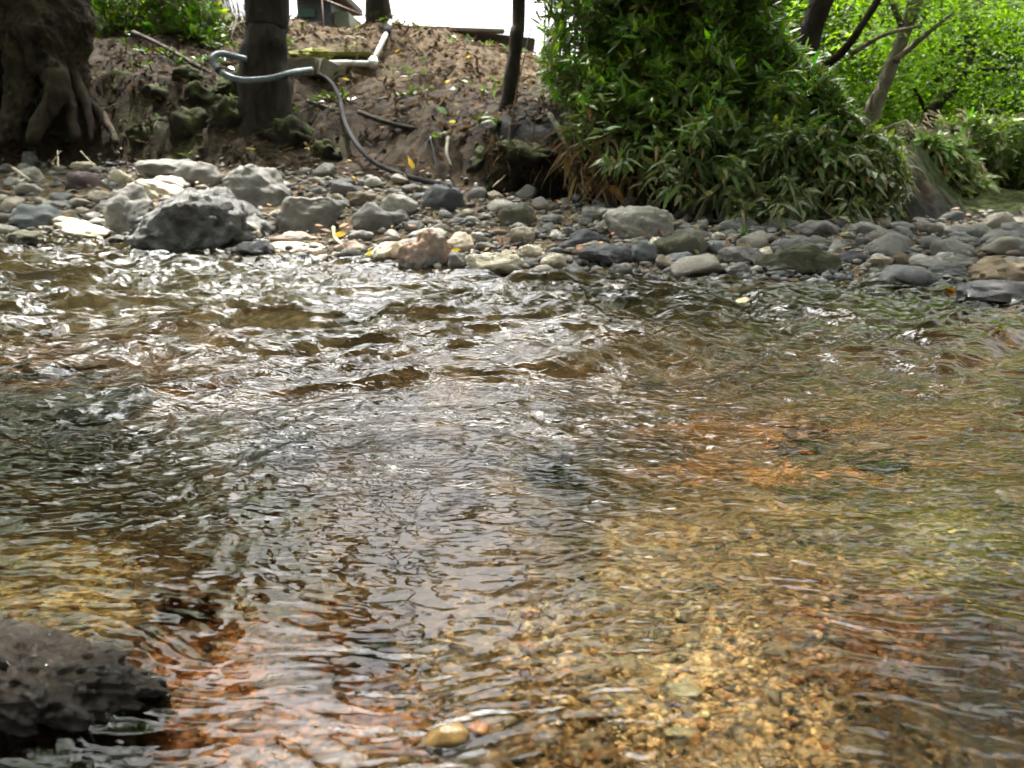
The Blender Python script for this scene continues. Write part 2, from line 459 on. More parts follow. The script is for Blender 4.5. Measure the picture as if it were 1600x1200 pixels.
# ------------------------------------------------------------------ water
rows = np.concatenate([np.linspace(-3, .22, 10), .22*np.exp(np.linspace(.006, math.log(8/.22), 1050)), np.linspace(8.3, 30, 30)])
ss = np.linspace(-1, 1, 900)
half = 1.05*np.maximum(rows, 0)+.45
X = ss[None, :]*half[:, None]; Y = np.repeat(rows[:, None], len(ss), 1)
def water_z(x, y):
    wx = x+.10*n2(x*2.1+5, y*2.1)+.03*n2(x*7, y*7+3); wy = y+.12*n2(x*1.9, y*2.3+8)+.025*n2(x*8+1, y*8)
    far = sstep(.75, 1.6, y)
    left = sstep(1.1, -.2, x/np.maximum(y, .5)+.25)
    # standing waves, crests running down to the right
    a = fb2((wx*.55+wy*.25)*2.6, (wy-.35*wx)*5.2, 3, .55)
    z = .038*far*(.62+.38*left)*(a+.5*np.maximum(a, 0)**2)
    r_ = 1-abs(n2((wx*.7+wy*.3)*5, (wy-.3*wx)*9.5))*2.0
    z = z+.006*far*(.5+.5*left)*r_
    # mid chop
    mid = .20+.80*sstep(.5, 1.2, y)+.9*sstep(1.2, 2.0, y)
    q = n2(wx*11+2, wy*22); z = z+.0040*mid*(q+.6*np.maximum(q, 0)**2)
    z = z+.0022*mid*(1-2*abs(n2(wx*17+5, wy*40+3)))
    # long cross ripples (crests along x), spacing about 2 cm
    rip = np.sin(2*math.pi*(wy+.10*wx+.05*n2(x*4, y*4))/.030+5*n2(wx*6, wy*9)+2.0*n2(wx*16, wy*20))*(1+.8*n2(wx*9+4, wy*20))
    act = sstep(-.15, .25, n2(x*2.0+8, y*2.8+2)+.25*sstep(.35, -.1, x/np.maximum(y, .4))-.12)
    z = z+.00036*rip*act*(.15+.85*sstep(.44, .60, y))
    z = z+(.0006+.0012*sstep(.55, 1.1, y))*n2(wx*30, wy*58)*(.35+.65*act)
    ch = sstep(.9, 1.6, y)
    z = z+ch*(.0026*n2(wx*23+1, wy*33)+.0017*(1-2*abs(n2(wx*15+9, wy*27)))+.0011*n2(x*44, wy*50+6))
    z = z+(.00016+.0004*sstep(.55, 1.0, y))*n2(wx*75+7, wy*130)
    return z
Zw = water_z(X, Y)
V = np.stack([X, Y, Zw], -1).reshape(-1, 3)
m, ns, ls = newmat('clear_stream_water'); ns.remove(ns['Principled BSDF']); out = ns['Material Output']
geo = ns.new('ShaderNodeNewGeometry'); mp = ns.new('ShaderNodeMapping'); ls.new(geo.outputs['Position'], mp.inputs[0])
mp.inputs['Scale'].default_value = (.38, 1, 1); mp.inputs['Rotation'].default_value = (0, 0, .15)
nA = noise(ns, ls, mp.outputs[0], 92, .8, .5, .6)
bA = ns.new('ShaderNodeBump'); bA.inputs['Strength'].default_value = .8; bA.inputs['Distance'].default_value = .0036
ls.new(nA.outputs[0], bA.inputs['Height'])
spy = ns.new('ShaderNodeSeparateXYZ'); ls.new(geo.outputs['Position'], spy.inputs[0])
ls.new(mth(ns, ls, 'MULTIPLY', maprange(ns, ls, spy.outputs[1], .58, 1.05, .13, 1.1), maprange(ns, ls, spy.outputs[1], 1.3, 2.0, 1.0, .25)), bA.inputs['Strength'])   # the fast far water has larger, smoother waves
nB = noise(ns, ls, mp.outputs[0], 42, 1.2, .5, .5)
bB = ns.new('ShaderNodeBump'); bB.inputs['Distance'].default_value = .008; ls.new(nB.outputs[0], bB.inputs['Height'])
ls.new(maprange(ns, ls, spy.outputs[1], 1.0, 1.8, .0, .3), bB.inputs['Strength']); ls.new(bB.outputs[0], bA.inputs['Normal'])
fr = ns.new('ShaderNodeFresnel'); fr.inputs[0].default_value = 1.41; ls.new(bA.outputs[0], fr.inputs['Normal'])
gl = ns.new('ShaderNodeBsdfGlossy'); gl.inputs['Roughness'].default_value = .004; ls.new(bA.outputs[0], gl.inputs['Normal'])
rf = ns.new('ShaderNodeBsdfRefraction'); rf.inputs['IOR'].default_value = 1.333; rf.inputs['Roughness'].default_value = 0.0
rf.inputs['Color'].default_value = (.80, .78, .68, 1); ls.new(bA.outputs[0], rf.inputs['Normal'])
tr = ns.new('ShaderNodeBsdfTransparent'); tr.inputs[0].default_value = (.80, .78, .68, 1)
mx = ns.new('ShaderNodeMixShader'); mx.inputs[0].default_value = .5
ls.new(tr.outputs[0], mx.inputs[1]); ls.new(rf.outputs[0], mx.inputs[2])
m2 = ns.new('ShaderNodeMixShader'); ls.new(fr.outputs[0], m2.inputs[0]); ls.new(mx.outputs[0], m2.inputs[1]); ls.new(gl.outputs[0], m2.inputs[2])
ls.new(m2.outputs[0], out.inputs[0])
M_water = m
w = link('water', mesh_arrays('water', V, grid_faces(*X.shape), None, True, M_water))
tag(w, 'clear rippling stream water over gravel', kind='structure')

# ------------------------------------------------------------------ stones
PAL = {
 'grey':   ((.20, .19, .17), (.11, .105, .097)),
 'pale':   ((.36, .34, .29), (.22, .21, .18)),
 'dark':   ((.075, .075, .078), (.045, .045, .048)),
 'beige':  ((.36, .31, .23), (.24, .20, .15)),
 'cream':  ((.66, .60, .47), (.48, .41, .29)),
 'plum':   ((.14, .10, .095), (.09, .065, .065)),
 'rust':   ((.42, .27, .18), (.22, .20, .19)),
 'blue':   ((.18, .19, .19), (.12, .128, .13)),
 'moss':   ((.13, .12, .075), (.085, .08, .055)),
 'mossdark': ((.030, .024, .017), (.014, .012, .010)),  # mossy rock, base lowered to carry the shade of the bank
 'brown':  ((.20, .15, .09), (.13, .10, .07)),
}
SM = {k: stone_mat('stone_'+k, a, b, moss=(.45 if k == 'moss' else .6 if k == 'mossdark' else 0), rough=.8) for k, (a, b) in PAL.items()}
SM['pitted'] = stone_mat('stone_pitted_volcanic', (.34, .335, .32), (.12, .117, .11), 1.0, .38, 0, 1.8, 2.2, .005)
SM['slab'] = stone_mat('stone_wet_slab', (.22, .18, .145), (.085, .07, .055), .9, .5, 0, 1.1, 2.0, .3)
SM['tan'] = stone_mat('stone_tan_wet', (.20, .125, .038), (.13, .08, .026), .4, .3, 0, .2, 3.0, -.5)
SM['orange'] = stone_mat('stone_orange_wet', (.42, .17, .06), (.32, .13, .05), .4, .3, 0, .2, 3.0, -.5)
SM['flatgrey'] = stone_mat('stone_greygreen_wet', (.36, .35, .24), (.30, .29, .2), .3, .4, 0, .2, 3.0, -.5)
SM['under'] = stone_mat('stone_under_water', (.10, .085, .06), (.05, .045, .035), .7, .5, 0, .4, 2.0, -.5)
SM['underrust'] = stone_mat('stone_rusty_under_water', (.19, .08, .025), (.08, .045, .022), 1.0, .5, 0, .4, 2.0, -.5)

def stone_geo(sx, sy, sz, seed, ang=.3, sub=4, pit=0.0, sharp=.10):
    V, F = ico(sub); V = V.copy(); rs = np.random.RandomState(seed)
    # planar cuts give faceted river stones
    for k in range(int(3+ang*14)):
        nrm = rs.normal(size=3); nrm /= np.linalg.norm(nrm); nrm[2] *= 1.0
        d = rs.uniform(.62, .95)-(ang*.12)
        s = V@nrm; over = np.maximum(s-d, 0)
        V -= (over*(1-.12))[:, None]*nrm
    o = rs.uniform(0, 90, 3)
    V *= (1+.20*fb3(V*.9+o, 2))[:, None]
    V *= (1+sharp*.5*fb3(V*2.6+o, 4))[:, None]
    if pit:
        q = fb3(V*5+o, 4, .6); V *= (1-pit*np.maximum(q-.05, 0)*.6+pit*.15*fb3(V*14+o, 3))[:, None]
    V /= np.maximum(abs(V).max(0), 1e-6)
    V *= np.array([sx, sy, sz])
    return V, F
_nk = 0
def put_stone(name, c, size, seed, mat, label=None, cat='stone', group=None, rot=0, tilt=(0, 0), ang=.3, sub=4, pit=0., sharp=.1, wedge=0):
    V, F = stone_geo(size[0]/2, size[1]/2, size[2]/2, seed, ang, sub, pit, sharp)
    if wedge: V[:, 2] = np.where(V[:, 2] > 0, V[:, 2]*(1+wedge*V[:, 0]/(size[0]/2)), V[:, 2])
    o = link(name, mesh_arrays(name, V, F, None, True, mat))
    o.location = c; o.rotation_euler = (tilt[0], tilt[1], rot)
    return tag(o, label, cat, group)

# hero stones: u centre, v base, width px, height px, material, seed, angularity, label, opts
HERO = [
 (286, 400, 240, 132, 'pitted', 1, .55, 'large pitted dark volcanic boulder at the water edge, its top sloping down left', dict(name='boulder', pit=.38, tilt=(0, -.08), hs=.85, dy=.85, wedge=.65)),
 (195, 366, 105, 72, 'grey', 2, .4, 'speckled grey boulder tucked behind the left end of the pitted boulder', dict(name='boulder')),
 (42, 356, 78, 36, 'blue', 3, .25, 'smooth blue grey stone at the left water edge', {}),
 (255, 282, 100, 36, 'grey', 4, .3, 'rounded grey boulder with a twin at its right side', dict(name='boulder')),
 (304, 292, 78, 46, 'grey', 5, .35, 'peaked grey boulder right of its rounded twin', dict(name='boulder')),
 (394, 326, 100, 66, 'grey', 6, .3, 'broad grey boulder directly behind the top of the pitted boulder', dict(name='boulder')),
 (254, 300, 70, 24, 'pale', 7, .25, 'oval pale stone lying below the twin grey boulders', {}),
 (240, 312, 92, 26, 'cream', 8, .3, 'long cream stone pointing down towards the pitted boulder', dict(tilt=(0, .28))),
 (186, 287, 36, 20, 'cream', 9, .3, 'small tapered cream stone left of the grey twins', dict(tilt=(0, .3))),
 (118, 296, 52, 26, 'plum', 10, .5, 'dark plum angular stone among pale pebbles', {}),
 (124, 264, 38, 12, 'cream', 11, .2, 'whitish flat stone above the plum stone', {}),
 (46, 282, 40, 20, 'pale', 12, .4, 'pale angular stone near the left edge of the bar', {}),
 (44, 260, 34, 22, 'grey', 13, .7, 'pointed grey stone at the back of the left bar', {}),
 (180, 262, 48, 11, 'dark', 14, .3, 'flat dark slate stone at the back of the left bar', {}),
 (120, 376, 78, 28, 'cream', 15, .5, 'low stone with a white top and dark wet front standing in the stream', dict(tilt=(0, .22), wet=1)),
 (28, 382, 60, 20, 'moss', 16, .3, 'low wet stone washed over by water at the far left', dict(wet=1)),
 (150, 372, 34, 22, 'dark', 17, .3, 'dark wet stone wedged under the speckled boulder', {}),
 (105, 343, 26, 14, 'beige', 18, .2, 'small yellowish oval stone above the white topped one', {}),
 (384, 382, 46, 34, 'cream', 19, .55, 'cream angular stone right beside the foot of the pitted boulder', {}),
 (400, 402, 60, 28, 'dark', 20, .5, 'black wet stone at the waterline right of the pitted boulder', dict(wet=1)),
 (474, 364, 100, 64, 'grey', 21, .45, 'grey three cornered boulder with a mossy spot', dict(name='boulder')),
 (574, 364, 68, 44, 'grey', 22, .35, 'pointed grey stone with a paler right flank', {}),
 (618, 354, 42, 27, 'grey', 23, .15, 'round domed grey stone under the pale capped one', {}),
 (626, 336, 60, 34, 'pale', 24, .4, 'pale capped stone with a dark underside', {}),
 (686, 330, 80, 46, 'dark', 25, .35, 'big black boulder where the dark hose ends', dict(name='boulder')),
 (566, 322, 70, 24, 'brown', 26, .2, 'flat rust brown stone behind the pointed grey one', {}),
 (520, 324, 40, 26, 'beige', 27, .5, 'angular beige stone behind the three cornered boulder', {}),
 (664, 424, 84, 62, 'rust', 28, .5, 'salmon and grey pyramid shaped stone at the waterline', dict(pit=.15)),
 (600, 414, 62, 36, 'cream', 29, .6, 'low cream and brown stone left of the salmon stone', dict(pit=.3, wet=1)),
 (716, 426, 30, 32, 'grey', 30, .4, 'small grey stone leaning between the salmon and the cream block', {}),
 (775, 434, 88, 44, 'cream', 31, .7, 'blocky cream stone with a hollow dark wet underside', dict(wet=1, pit=.15)),
 (716, 394, 46, 28, 'beige', 32, .5, 'tan ridged stone behind the salmon stone', {}),
 (670, 375, 60, 18, 'pale', 33, .2, 'flat pale stone behind the salmon stone', {}),
 (452, 378, 70, 14, 'rust', 34, .4, 'long flat pinkish stone below the three cornered boulder', {}),
 (450, 396, 110, 14, 'cream', 35, .4, 'flat cream slab at the waterline in the sun', dict(wet=1)),
 (540, 398, 60, 20, 'rust', 36, .5, 'low brown and pink stone beside the broken twig', {}),
 (560, 377, 40, 16, 'grey', 37, .3, 'flat grey stone below the pointed one', {}),
 (806, 354, 62, 34, 'moss', 38, .25, 'greenish domed stone right of the black boulder', {}),
 (818, 380, 42, 24, 'beige', 39, .2, 'greenish beige rounded stone below the domed one', {}),
 (748, 378, 28, 14, 'pale', 40, .3, 'small pale triangular stone above the cream block', {}),
 (828, 402, 44, 18, 'cream', 41, .2, 'smooth cream oval stone right of the cream block', {}),
 (866, 422, 40, 26, 'cream', 42, .3, 'whitish lumpy stone at the waterline right of the cream block', {}),
 (1000, 374, 104, 48, 'pale', 43, .2, 'large pale domed boulder under the bamboo with a brown stain', dict(name='boulder')),
 (935, 346, 54, 26, 'grey', 44, .25, 'grey flat topped stone left of the pale dome', {}),
 (900, 349, 24, 14, 'beige', 45, .1, 'small round tan stone under the grey flat topped one', {}),
 (910, 388, 70, 26, 'dark', 46, .5, 'long black wedge stone left of the pale dome', {}),
 (950, 418, 82, 32, 'dark', 47, .5, 'black slab stone with a sharp top at the waterline', {}),
 (922, 392, 40, 14, 'beige', 48, .2, 'flat beige stone resting above the black slab', {}),
 (1010, 412, 44, 34, 'blue', 49, .3, 'blue grey rounded stone on a dark base', {}),
 (1028, 394, 34, 22, 'cream', 50, .3, 'small cream stone in front of the pale dome', {}),
 (1066, 404, 80, 40, 'moss', 51, .4, 'olive mossy block right of the pale dome', dict(name='boulder')),
 (1060, 416, 46, 20, 'blue', 52, .5, 'dark blue flat stone below the olive block', {}),
 (1038, 424, 28, 24, 'beige', 53, .3, 'small upright beige stone at the waterline', {}),
 (1108, 414, 46, 14, 'moss', 54, .2, 'flat olive stone by the water right of the olive block', {}),
 (1130, 398, 66, 20, 'blue', 55, .3, 'long dark slate coloured stone', {}),
 (1160, 416, 72, 28, 'grey', 56, .3, 'sloping grey brown stone left of the layered slab', {}),
 (1155, 434, 40, 26, 'grey', 57, .6, 'broken grey stone with a pointed foot in the water', {}),
 (1140, 366, 36, 20, 'grey', 58, .2, 'small rounded grey stone at the foot of the bamboo', {}),
 (1180, 374, 42, 20, 'dark', 59, .3, 'dark rounded stone at the foot of the bamboo', {}),
 (1098, 360, 20, 18, 'pale', 60, .1, 'small pale ball shaped stone behind the olive block', {}),
 (1124, 374, 22, 10, 'cream', 61, .1, 'tiny white stone behind the slate coloured stone', {}),
 (1200, 410, 28, 26, 'cream', 62, .6, 'cream blocky stone touching the layered slab', {}),
 (1262, 432, 120, 46, 'moss', 63, .4, 'big layered olive grey slab with a black undercut', dict(name='boulder', tilt=(0, .10))),
 (1276, 392, 36, 22, 'grey', 64, .2, 'rounded grey stone behind the layered slab', {}),
 (1222, 436, 46, 12, 'dark', 65, .3, 'low dark stone in the water before the layered slab', dict(wet=1)),
 (1345, 412, 54, 20, 'dark', 66, .3, 'dark flat stone right of the layered slab', {}),
 (1380, 416, 36, 18, 'beige', 67, .2, 'tan stone right of the dark flat one', {}),
 (1410, 416, 30, 20, 'brown', 68, .3, 'brown lumpy stone near the bamboo corner', {}),
 (1440, 418, 38, 16, 'pale', 69, .2, 'pale low stone near the bamboo corner', {}),
 (1486, 424, 52, 28, 'pale', 70, .15, 'smooth whitish domed stone by the right pool', {}),
 (1518, 428, 56, 28, 'grey', 71, .2, 'grey rounded stone right of the whitish dome', {}),
 (1496, 444, 90, 26, 'dark', 72, .3, 'dark purple grey stone in front of the whitish dome', dict(name='boulder')),
 (1592, 452, 120, 46, 'brown', 73, .25, 'large brown boulder at the right edge of the stream', dict(name='boulder')),
 (1590, 482, 160, 34, 'dark', 74, .3, 'long black wet rock ledge at the right edge of the stream', dict(name='boulder', wet=1)),
 (1524, 474, 34, 16, 'beige', 75, .2, 'small tan stone beside the orange leaves', dict(wet=1)),
 (1440, 438, 44, 12, 'moss', 76, .2, 'small flat wet stone left of the dark purple boulder', dict(wet=1)),
 (1395, 436, 40, 10, 'dark', 77, .3, 'low black stone in the shallow pool', dict(wet=1)),
 (966, 460, 52, 14, 'brown', 78, .4, 'brown rock breaking the surface amid the stream', dict(wet=1)),
 (1330, 398, 28, 16, 'dark', 79, .4, 'small dark stone with a pale lean neighbour behind the slab', {}),
 (1310, 402, 26, 24, 'pale', 80, .6, 'pale tilted stone at the right end of the slab', {}),
]
occupied = []; HEROPOS = []
def short(lab):
    w_ = lab.split(); nouns = ('stone', 'boulder', 'slab', 'ledge', 'block', 'one', 'rock', 'twin', 'boulders', 'twins', 'edge', 'waterline', 'bar', 'bamboo', 'ones', 'stream', 'dome', 'twig', 'pool', 'leaves', 'underside', 'stain', 'spot')
    idx = [i for i, q in enumerate(w_) if q in nouns and i < 9]
    if not idx: return ' '.join(w_[:7])
    k = idx[0] if idx[0] > 2 or len(idx) < 2 or idx[1] > 7 else idx[1]
    return ' '.join(w_[:k+1])
for (u, v, wpx, hpx, mk, sd, ang, lab, op) in HERO:
    if op.get('wet') or v > 405:
        P = water_pt(u, v, 0.0); G = ground(u, v)
        if G[2] > 0.0: P = G
        elif not op.get('wet') and G[2] > -.03: P = G
    else: P = ground(u, v)
    t = math.hypot(P[1], P[0]*0)/ray(u, v)[1]
    wd = wpx*t/FPX; ht = hpx*t/FPX*op.get('hs', 1.0)
    dp = op.get('dy', .75)*wd
    full = ht*1.45
    bz = float(P[2])
    c = (float(P[0]), float(P[1])+dp*.42, bz+ht-full/2+(.0))
    put_stone(op.get('name', 'stone'), c, (wd*1.14, dp, full*1.08), sd+100, SM[mk], lab, 'boulder' if op.get('name') == 'boulder' else 'stone',
              None, RS.uniform(-.15, .15), op.get('tilt', (0, 0)), ang+.15, 5 if wpx > 80 else 4, op.get('pit', 0), .28, op.get('wedge', 0))
    occupied.append((c[0], c[1], wd*.5)); HEROPOS.append((c[0], c[1], short(lab)))

# foreground: wet slab and pebbles
P = water_pt(90, 1110, -.01)
put_stone('wet_rock', (P[0]-.045, P[1]+.025, -.006), (.30, .13, .085), 303, SM['slab'], 'wet brown rock slab breaking the surface at the near left corner', 'rock',
          None, -.20, (0.0, .12), .35, 6, .35, .45)
P = water_pt(694, 1150, .0)
put_stone('pebble', (P[0], P[1], -.006), (.038, .026, .030), 41, SM['tan'], 'smooth tan pebble in the shallow foreground', 'pebble', None, .05, (0, 0), .2, 4, 0, .05)
P = water_pt(748, 1165, -.02)
put_stone('pebble', (P[0], P[1], -.008), (.018, .015, .018), 43, SM['orange'], 'small orange pebble touching the tan pebble on its right', 'pebble', None, 0, (0, 0), .2, 4, 0, .05)
P = water_pt(1068, 1052, -.05)
put_stone('pebble', (P[0], P[1], terrain(P[0], P[1])+.006), (.030, .018, .012), 44, SM['flatgrey'], 'flat grey green pebble lying on the pale sand', 'pebble', None, -.2, (0, 0), .2, 4, 0, .05)
P = water_pt(822, 966, -.05)
put_stone('pebble', (P[0], P[1], terrain(P[0], P[1])+.004), (.018, .013, .010), 45, SM['orange'], 'small orange pebble on the sand right of the bright ripples', 'pebble', None, -.2, (0, 0), .2, 3, 0, .05)
P = water_pt(862, 1080, -.05)
put_stone('pebble', (P[0], P[1], terrain(P[0], P[1])+.004), (.016, .011, .008), 46, SM['tan'], 'tiny yellow pebble above the dark foreground bed', 'pebble', None, .3, (0, 0), .5, 3, 0, .05)
# submerged rocks
for (u, v, wpx, dpx, mk, sd, lab) in [
    (120, 640, 330, 60, 'under', 51, 'dark ridge of rock under the water at the left'),
    (860, 735, 150, 34, 'under', 52, 'black flat rock under the rapid in mid stream'),
    (1250, 690, 170, 34, 'underrust', 53, 'rusty orange rock just under the surface on the right'),
    (80, 570, 260, 40, 'underrust', 54, 'rust brown rock under the far left water'),
    (720, 748, 60, 20, 'underrust', 55, 'small orange rock under the water beside the black flat one'),
    (570, 490, 110, 26, 'under', 56, 'dark rock under the waves below the salmon stone'),
    (430, 705, 160, 26, 'under', 57, 'long dark rock under the left centre ripples'),
    (1370, 715, 120, 24, 'underrust', 58, 'reddish rock under the water near the right edge'),
    (300, 965, 120, 34, 'underrust', 59, 'rust rock under the water behind the wet slab'),
    (590, 1010, 90, 26, 'underrust', 60, 'small rust rock below the bright ripple patch')]:
    P = water_pt(u, v, -.05); t = P[1]/ray(u, v)[1]; q = water_pt(u, v-dpx, -.05)
    put_stone('submerged_rock', (P[0], P[1], -.050), (wpx*t/FPX, max(q[1]-P[1], .04), .07), sd, SM[mk], lab, 'rock', None, RS.uniform(-.3, .1), (RS.uniform(-.15, .15), RS.uniform(-.1, .1)), .8, 5, .5, .6)

# cobbles: shared stones on the bar
TINT = [(0, (.08, .08, .08)), (.15, (.24, .23, .21)), (.3, (.17, .16, .15)), (.42, (.34, .31, .26)), (.55, (.13, .135, .14)), (.68, (.40, .36, .28)), (.8, (.19, .15, .12)), (.9, (.48, .45, .38)), (1, (.06, .06, .063))]
M_cob = stone_mat('stone_cobble_mixed', (.3, .3, .3), (.26, .25, .23), .5, .8, 0, .25, 2.5, .02, TINT)
protos = []
for k in range(10):
    V, F = stone_geo(.5, RS.uniform(.32, .45), RS.uniform(.18, .32), 700+k, RS.uniform(.3, .9), 3, 0, .12)
    protos.append(mesh_arrays('cobble', V, F, None, True, M_cob))
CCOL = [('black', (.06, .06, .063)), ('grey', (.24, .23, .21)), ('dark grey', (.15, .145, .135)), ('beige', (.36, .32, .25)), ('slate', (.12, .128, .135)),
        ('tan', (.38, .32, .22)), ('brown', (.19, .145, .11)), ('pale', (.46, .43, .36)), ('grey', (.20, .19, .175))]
cnt = 0; tries = 0
while cnt < 290 and tries < 20000:
    tries += 1
    u = RS.uniform(-200, 1620)
    s = (u-800)/FPX
    ys = np.interp(s, _cu, _ky[:, 0]); yt = np.interp(s, _cu, _ky[:, 2])
    if u > 1450: yt = ys+2.4
    y = ys+(yt-ys)*RS.uniform(-.02, 1.0)**1.25; x = s*y
    size = .07+.13*RS.rand()**1.6+(.035 if x > .4 else 0)
    if any((x-a)**2+(y-b)**2 < (r+size*.35)**2 for a, b, r in occupied): continue
    occupied.append((x, y, size*.38))
    z = float(terrain(x, y))
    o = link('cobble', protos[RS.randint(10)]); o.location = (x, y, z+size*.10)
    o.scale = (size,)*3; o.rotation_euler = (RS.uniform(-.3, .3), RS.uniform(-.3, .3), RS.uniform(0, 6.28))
    cn, cv = CCOL[(0, 1, 2, 4, 6, 2, 4, 8, 3)[RS.randint(9)] if x > .4 else RS.randint(len(CCOL))]; k_ = RS.uniform(.5, .9); o.color = (cv[0]*k_, cv[1]*k_, cv[2]*k_, 1)  # darker picks on the right imitate the shade on that bar
    hx, hy, hl = min(HEROPOS, key=lambda h: (h[0]-x)**2+(h[1]-y)**2)
    rel = ('right of' if x > hx else 'left of') if abs(x-hx) > abs(y-hy)*.7 else ('behind' if y > hy else 'in front of')
    sw = 'tiny' if size < .085 else 'small' if size < .12 else 'mid sized' if size < .16 else 'larger'
    bb = np.ptp(np.array([q.co[:] for q in o.data.vertices]), axis=0); shp = 'flat' if bb[2] < .42*bb[0] else 'long' if bb[1] < .72*bb[0] else 'round'
    lab_ = '%s %s %s cobble %s the %s' % (sw, shp, cn, rel, hl)
    if len(lab_.split()) > 16: lab_ = '%s cobble %s the %s' % (cn, rel, hl)
    tag(o, lab_, 'cobble', 'loose cobbles on the stony bar'); cnt += 1

# gravel (uncountable) on bar and in the bed
def scatter_mesh(name, P, size, mat, cols, flat=.6, sub=1):
    V0, F0 = ico(sub); n = len(P)
    VV = np.empty((n, len(V0), 3), np.float32)
    A = RS.uniform(0, 6.28, n); B = RS.uniform(-.4, .4, n)
    base = V0[None]*(1+.25*RS.normal(size=(n, len(V0), 1))*.5)
    sc = np.stack([size, size*RS.uniform(.55, .95, n), size*RS.uniform(.35, .7, n)*flat/.6], 1)
    base = base*sc[:, None]*.5
    ca, sa = np.cos(A)[:, None], np.sin(A)[:, None]
    x = base[..., 0]*ca-base[..., 1]*sa; y = base[..., 0]*sa+base[..., 1]*ca; z = base[..., 2]+np.sin(B)[:, None]*base[..., 0]
    VV[..., 0] = x+P[:, None, 0]; VV[..., 1] = y+P[:, None, 1]; VV[..., 2] = z+P[:, None, 2]
    F = (F0[None]+(np.arange(n)*len(V0))[:, None, None]).reshape(-1, 3)
    C = np.repeat(cols, len(V0), 0)
    return link(name, mesh_arrays(name, VV.reshape(-1, 3), F, C, True, mat))
m, ns, ls = newmat('gravel_stones'); p = ns['Principled BSDF']
at = ns.new('ShaderNodeAttribute'); at.attribute_name = 'Col'; geo = ns.new('ShaderNodeNewGeometry')
nn = noise(ns, ls, geo.outputs['Position'], 160, 4, .7); rr = ramp(ns, [(.3, (.6, .6, .6)), (.7, (1.3, 1.3, 1.3))]); ls.new(nn.outputs[0], rr.inputs[0])
ls.new(mixc(ns, ls, 1.0, at.outputs['Color'], rr.outputs[0], 'MULTIPLY'), p.inputs['Base Color']); p.inputs['Roughness'].default_value = .7
M_gravel = m
palette = np.array([(.30, .29, .27), (.20, .19, .18), (.45, .41, .34), (.10, .10, .10), (.55, .50, .42), (.24, .17, .12), (.36, .30, .22), (.16, .17, .18), (.60, .57, .50)])
n = 11000
s = (RS.uniform(-420, 1640, n)-800)/FPX
ys = np.interp(s, _cu, _ky[:, 0]); yt = np.interp(s, _cu, _ky[:, 2]); yt = np.where(s > .62, ys+2.9, yt)
y = ys+(yt-ys)*RS.uniform(-.06, 1.03, n); x = s*y
size = .012+.045*RS.rand(n)**2.5
gz = terrain(x, y)
scatter_mesh('bar_gravel', np.stack([x, y, gz+size*.15], 1), size, M_gravel, palette[RS.randint(0, 9, n)]*RS.uniform(.35, .75, (n, 1))).update_tag()
tag(bpy.data.objects['bar_gravel'], 'loose mixed gravel between the stones of the bar', kind='stuff')
n = 16000
u = RS.uniform(-100, 1700, n); v = RS.uniform(620, 1320, n)
b = (600-v)/FPX; dz = -math.sin(PITCH)+b*math.cos(PITCH); dyy = math.cos(PITCH)+b*math.sin(PITCH)
t = (-.06-CAMH)/dz; x = (u-800)/FPX*t; y = dyy*t
size = .0025+.013*RS.rand(n)**5
gz = terrain(x, y)
cc = bed_colors(x, y, gz)
warm = np.array([(.9, .85, .8), (1.7, 1.4, 1.0), (.22, .21, .2), (2.3, 2.0, 1.6), (1.5, .8, .4), (.5, .48, .45), (2.9, 2.5, 2.0)])
cc = np.clip(cc*warm[RS.randint(0, 7, n)], 0, .75)
scatter_mesh('bed_gravel', np.stack([x, y, gz+size*.2], 1), size, M_gravel, cc)
n = 1000
u = RS.uniform(-100, 1700, n); v = 620+700*RS.rand(n); b = (600-v)/FPX
t = (-.06-CAMH)/(-math.sin(PITCH)+b*math.cos(PITCH)); x = (u-800)/FPX*t; y = (math.cos(PITCH)+b*math.sin(PITCH))*t
size = .007+.018*RS.rand(n)**3; gz = terrain(x, y); cc = bed_colors(x, y, gz)
cc = np.clip(cc*.7+np.array([(.10, .085, .06), (.05, .045, .038), (.22, .18, .12), (.17, .08, .035), (.09, .09, .08)])[RS.randint(0, 5, n)]*.45, 0, .6)
scatter_mesh('bed_pebbles', np.stack([x, y, gz+size*.12], 1), size, M_gravel, cc, sub=2)
tag(bpy.data.objects['bed_pebbles'], 'mixed dark and tan pebbles strewn over the stream bed', kind='stuff')
tag(bpy.data.objects['bed_gravel'], 'fine golden gravel on the stream bed', kind='stuff')

# ------------------------------------------------------------------ leaves
def leaf_strips(P, D, N, L, Wd, droop, cols, prof=((0, .12), (.28, 1), (.65, .8), (1, .04))):
    """P base, D direction, N normal; returns V,F,C (3 quads each)"""
    n = len(P)
    D = D/np.linalg.norm(D, axis=1)[:, None]
    Sd = np.cross(D, N); Sd /= np.maximum(np.linalg.norm(Sd, axis=1)[:, None], 1e-6)
    k = len(prof); V = np.empty((n, k, 2, 3), np.float32)
    for i, (t, w) in enumerate(prof):
        c = P+D*(L*t)[:, None]; c = c.copy(); c[:, 2] -= droop*L*t*t
        V[:, i, 0] = c-Sd*(Wd*w*.5)[:, None]; V[:, i, 1] = c+Sd*(Wd*w*.5)[:, None]
    F = []
    for i in range(k-1):
        F.append([2*i, 2*i+1, 2*i+3, 2*i+2])
    F = np.array(F)
    FF = (F[None]+(np.arange(n)*2*k)[:, None, None]).reshape(-1, 4)
    return V.reshape(-1, 3), FF, np.repeat(cols, 2*k, 0)
def rdir(n, zs=1.0):
    d = RS.normal(size=(n, 3)); d[:, 2] *= zs; return d/np.linalg.norm(d, axis=1)[:, None]
M_sasa = leaf_mat('bamboo_grass_leaf', .055, .42, .38)
M_leaf = leaf_mat('tree_leaf', .018, .55, .45, (1.55, 1.6, .42))
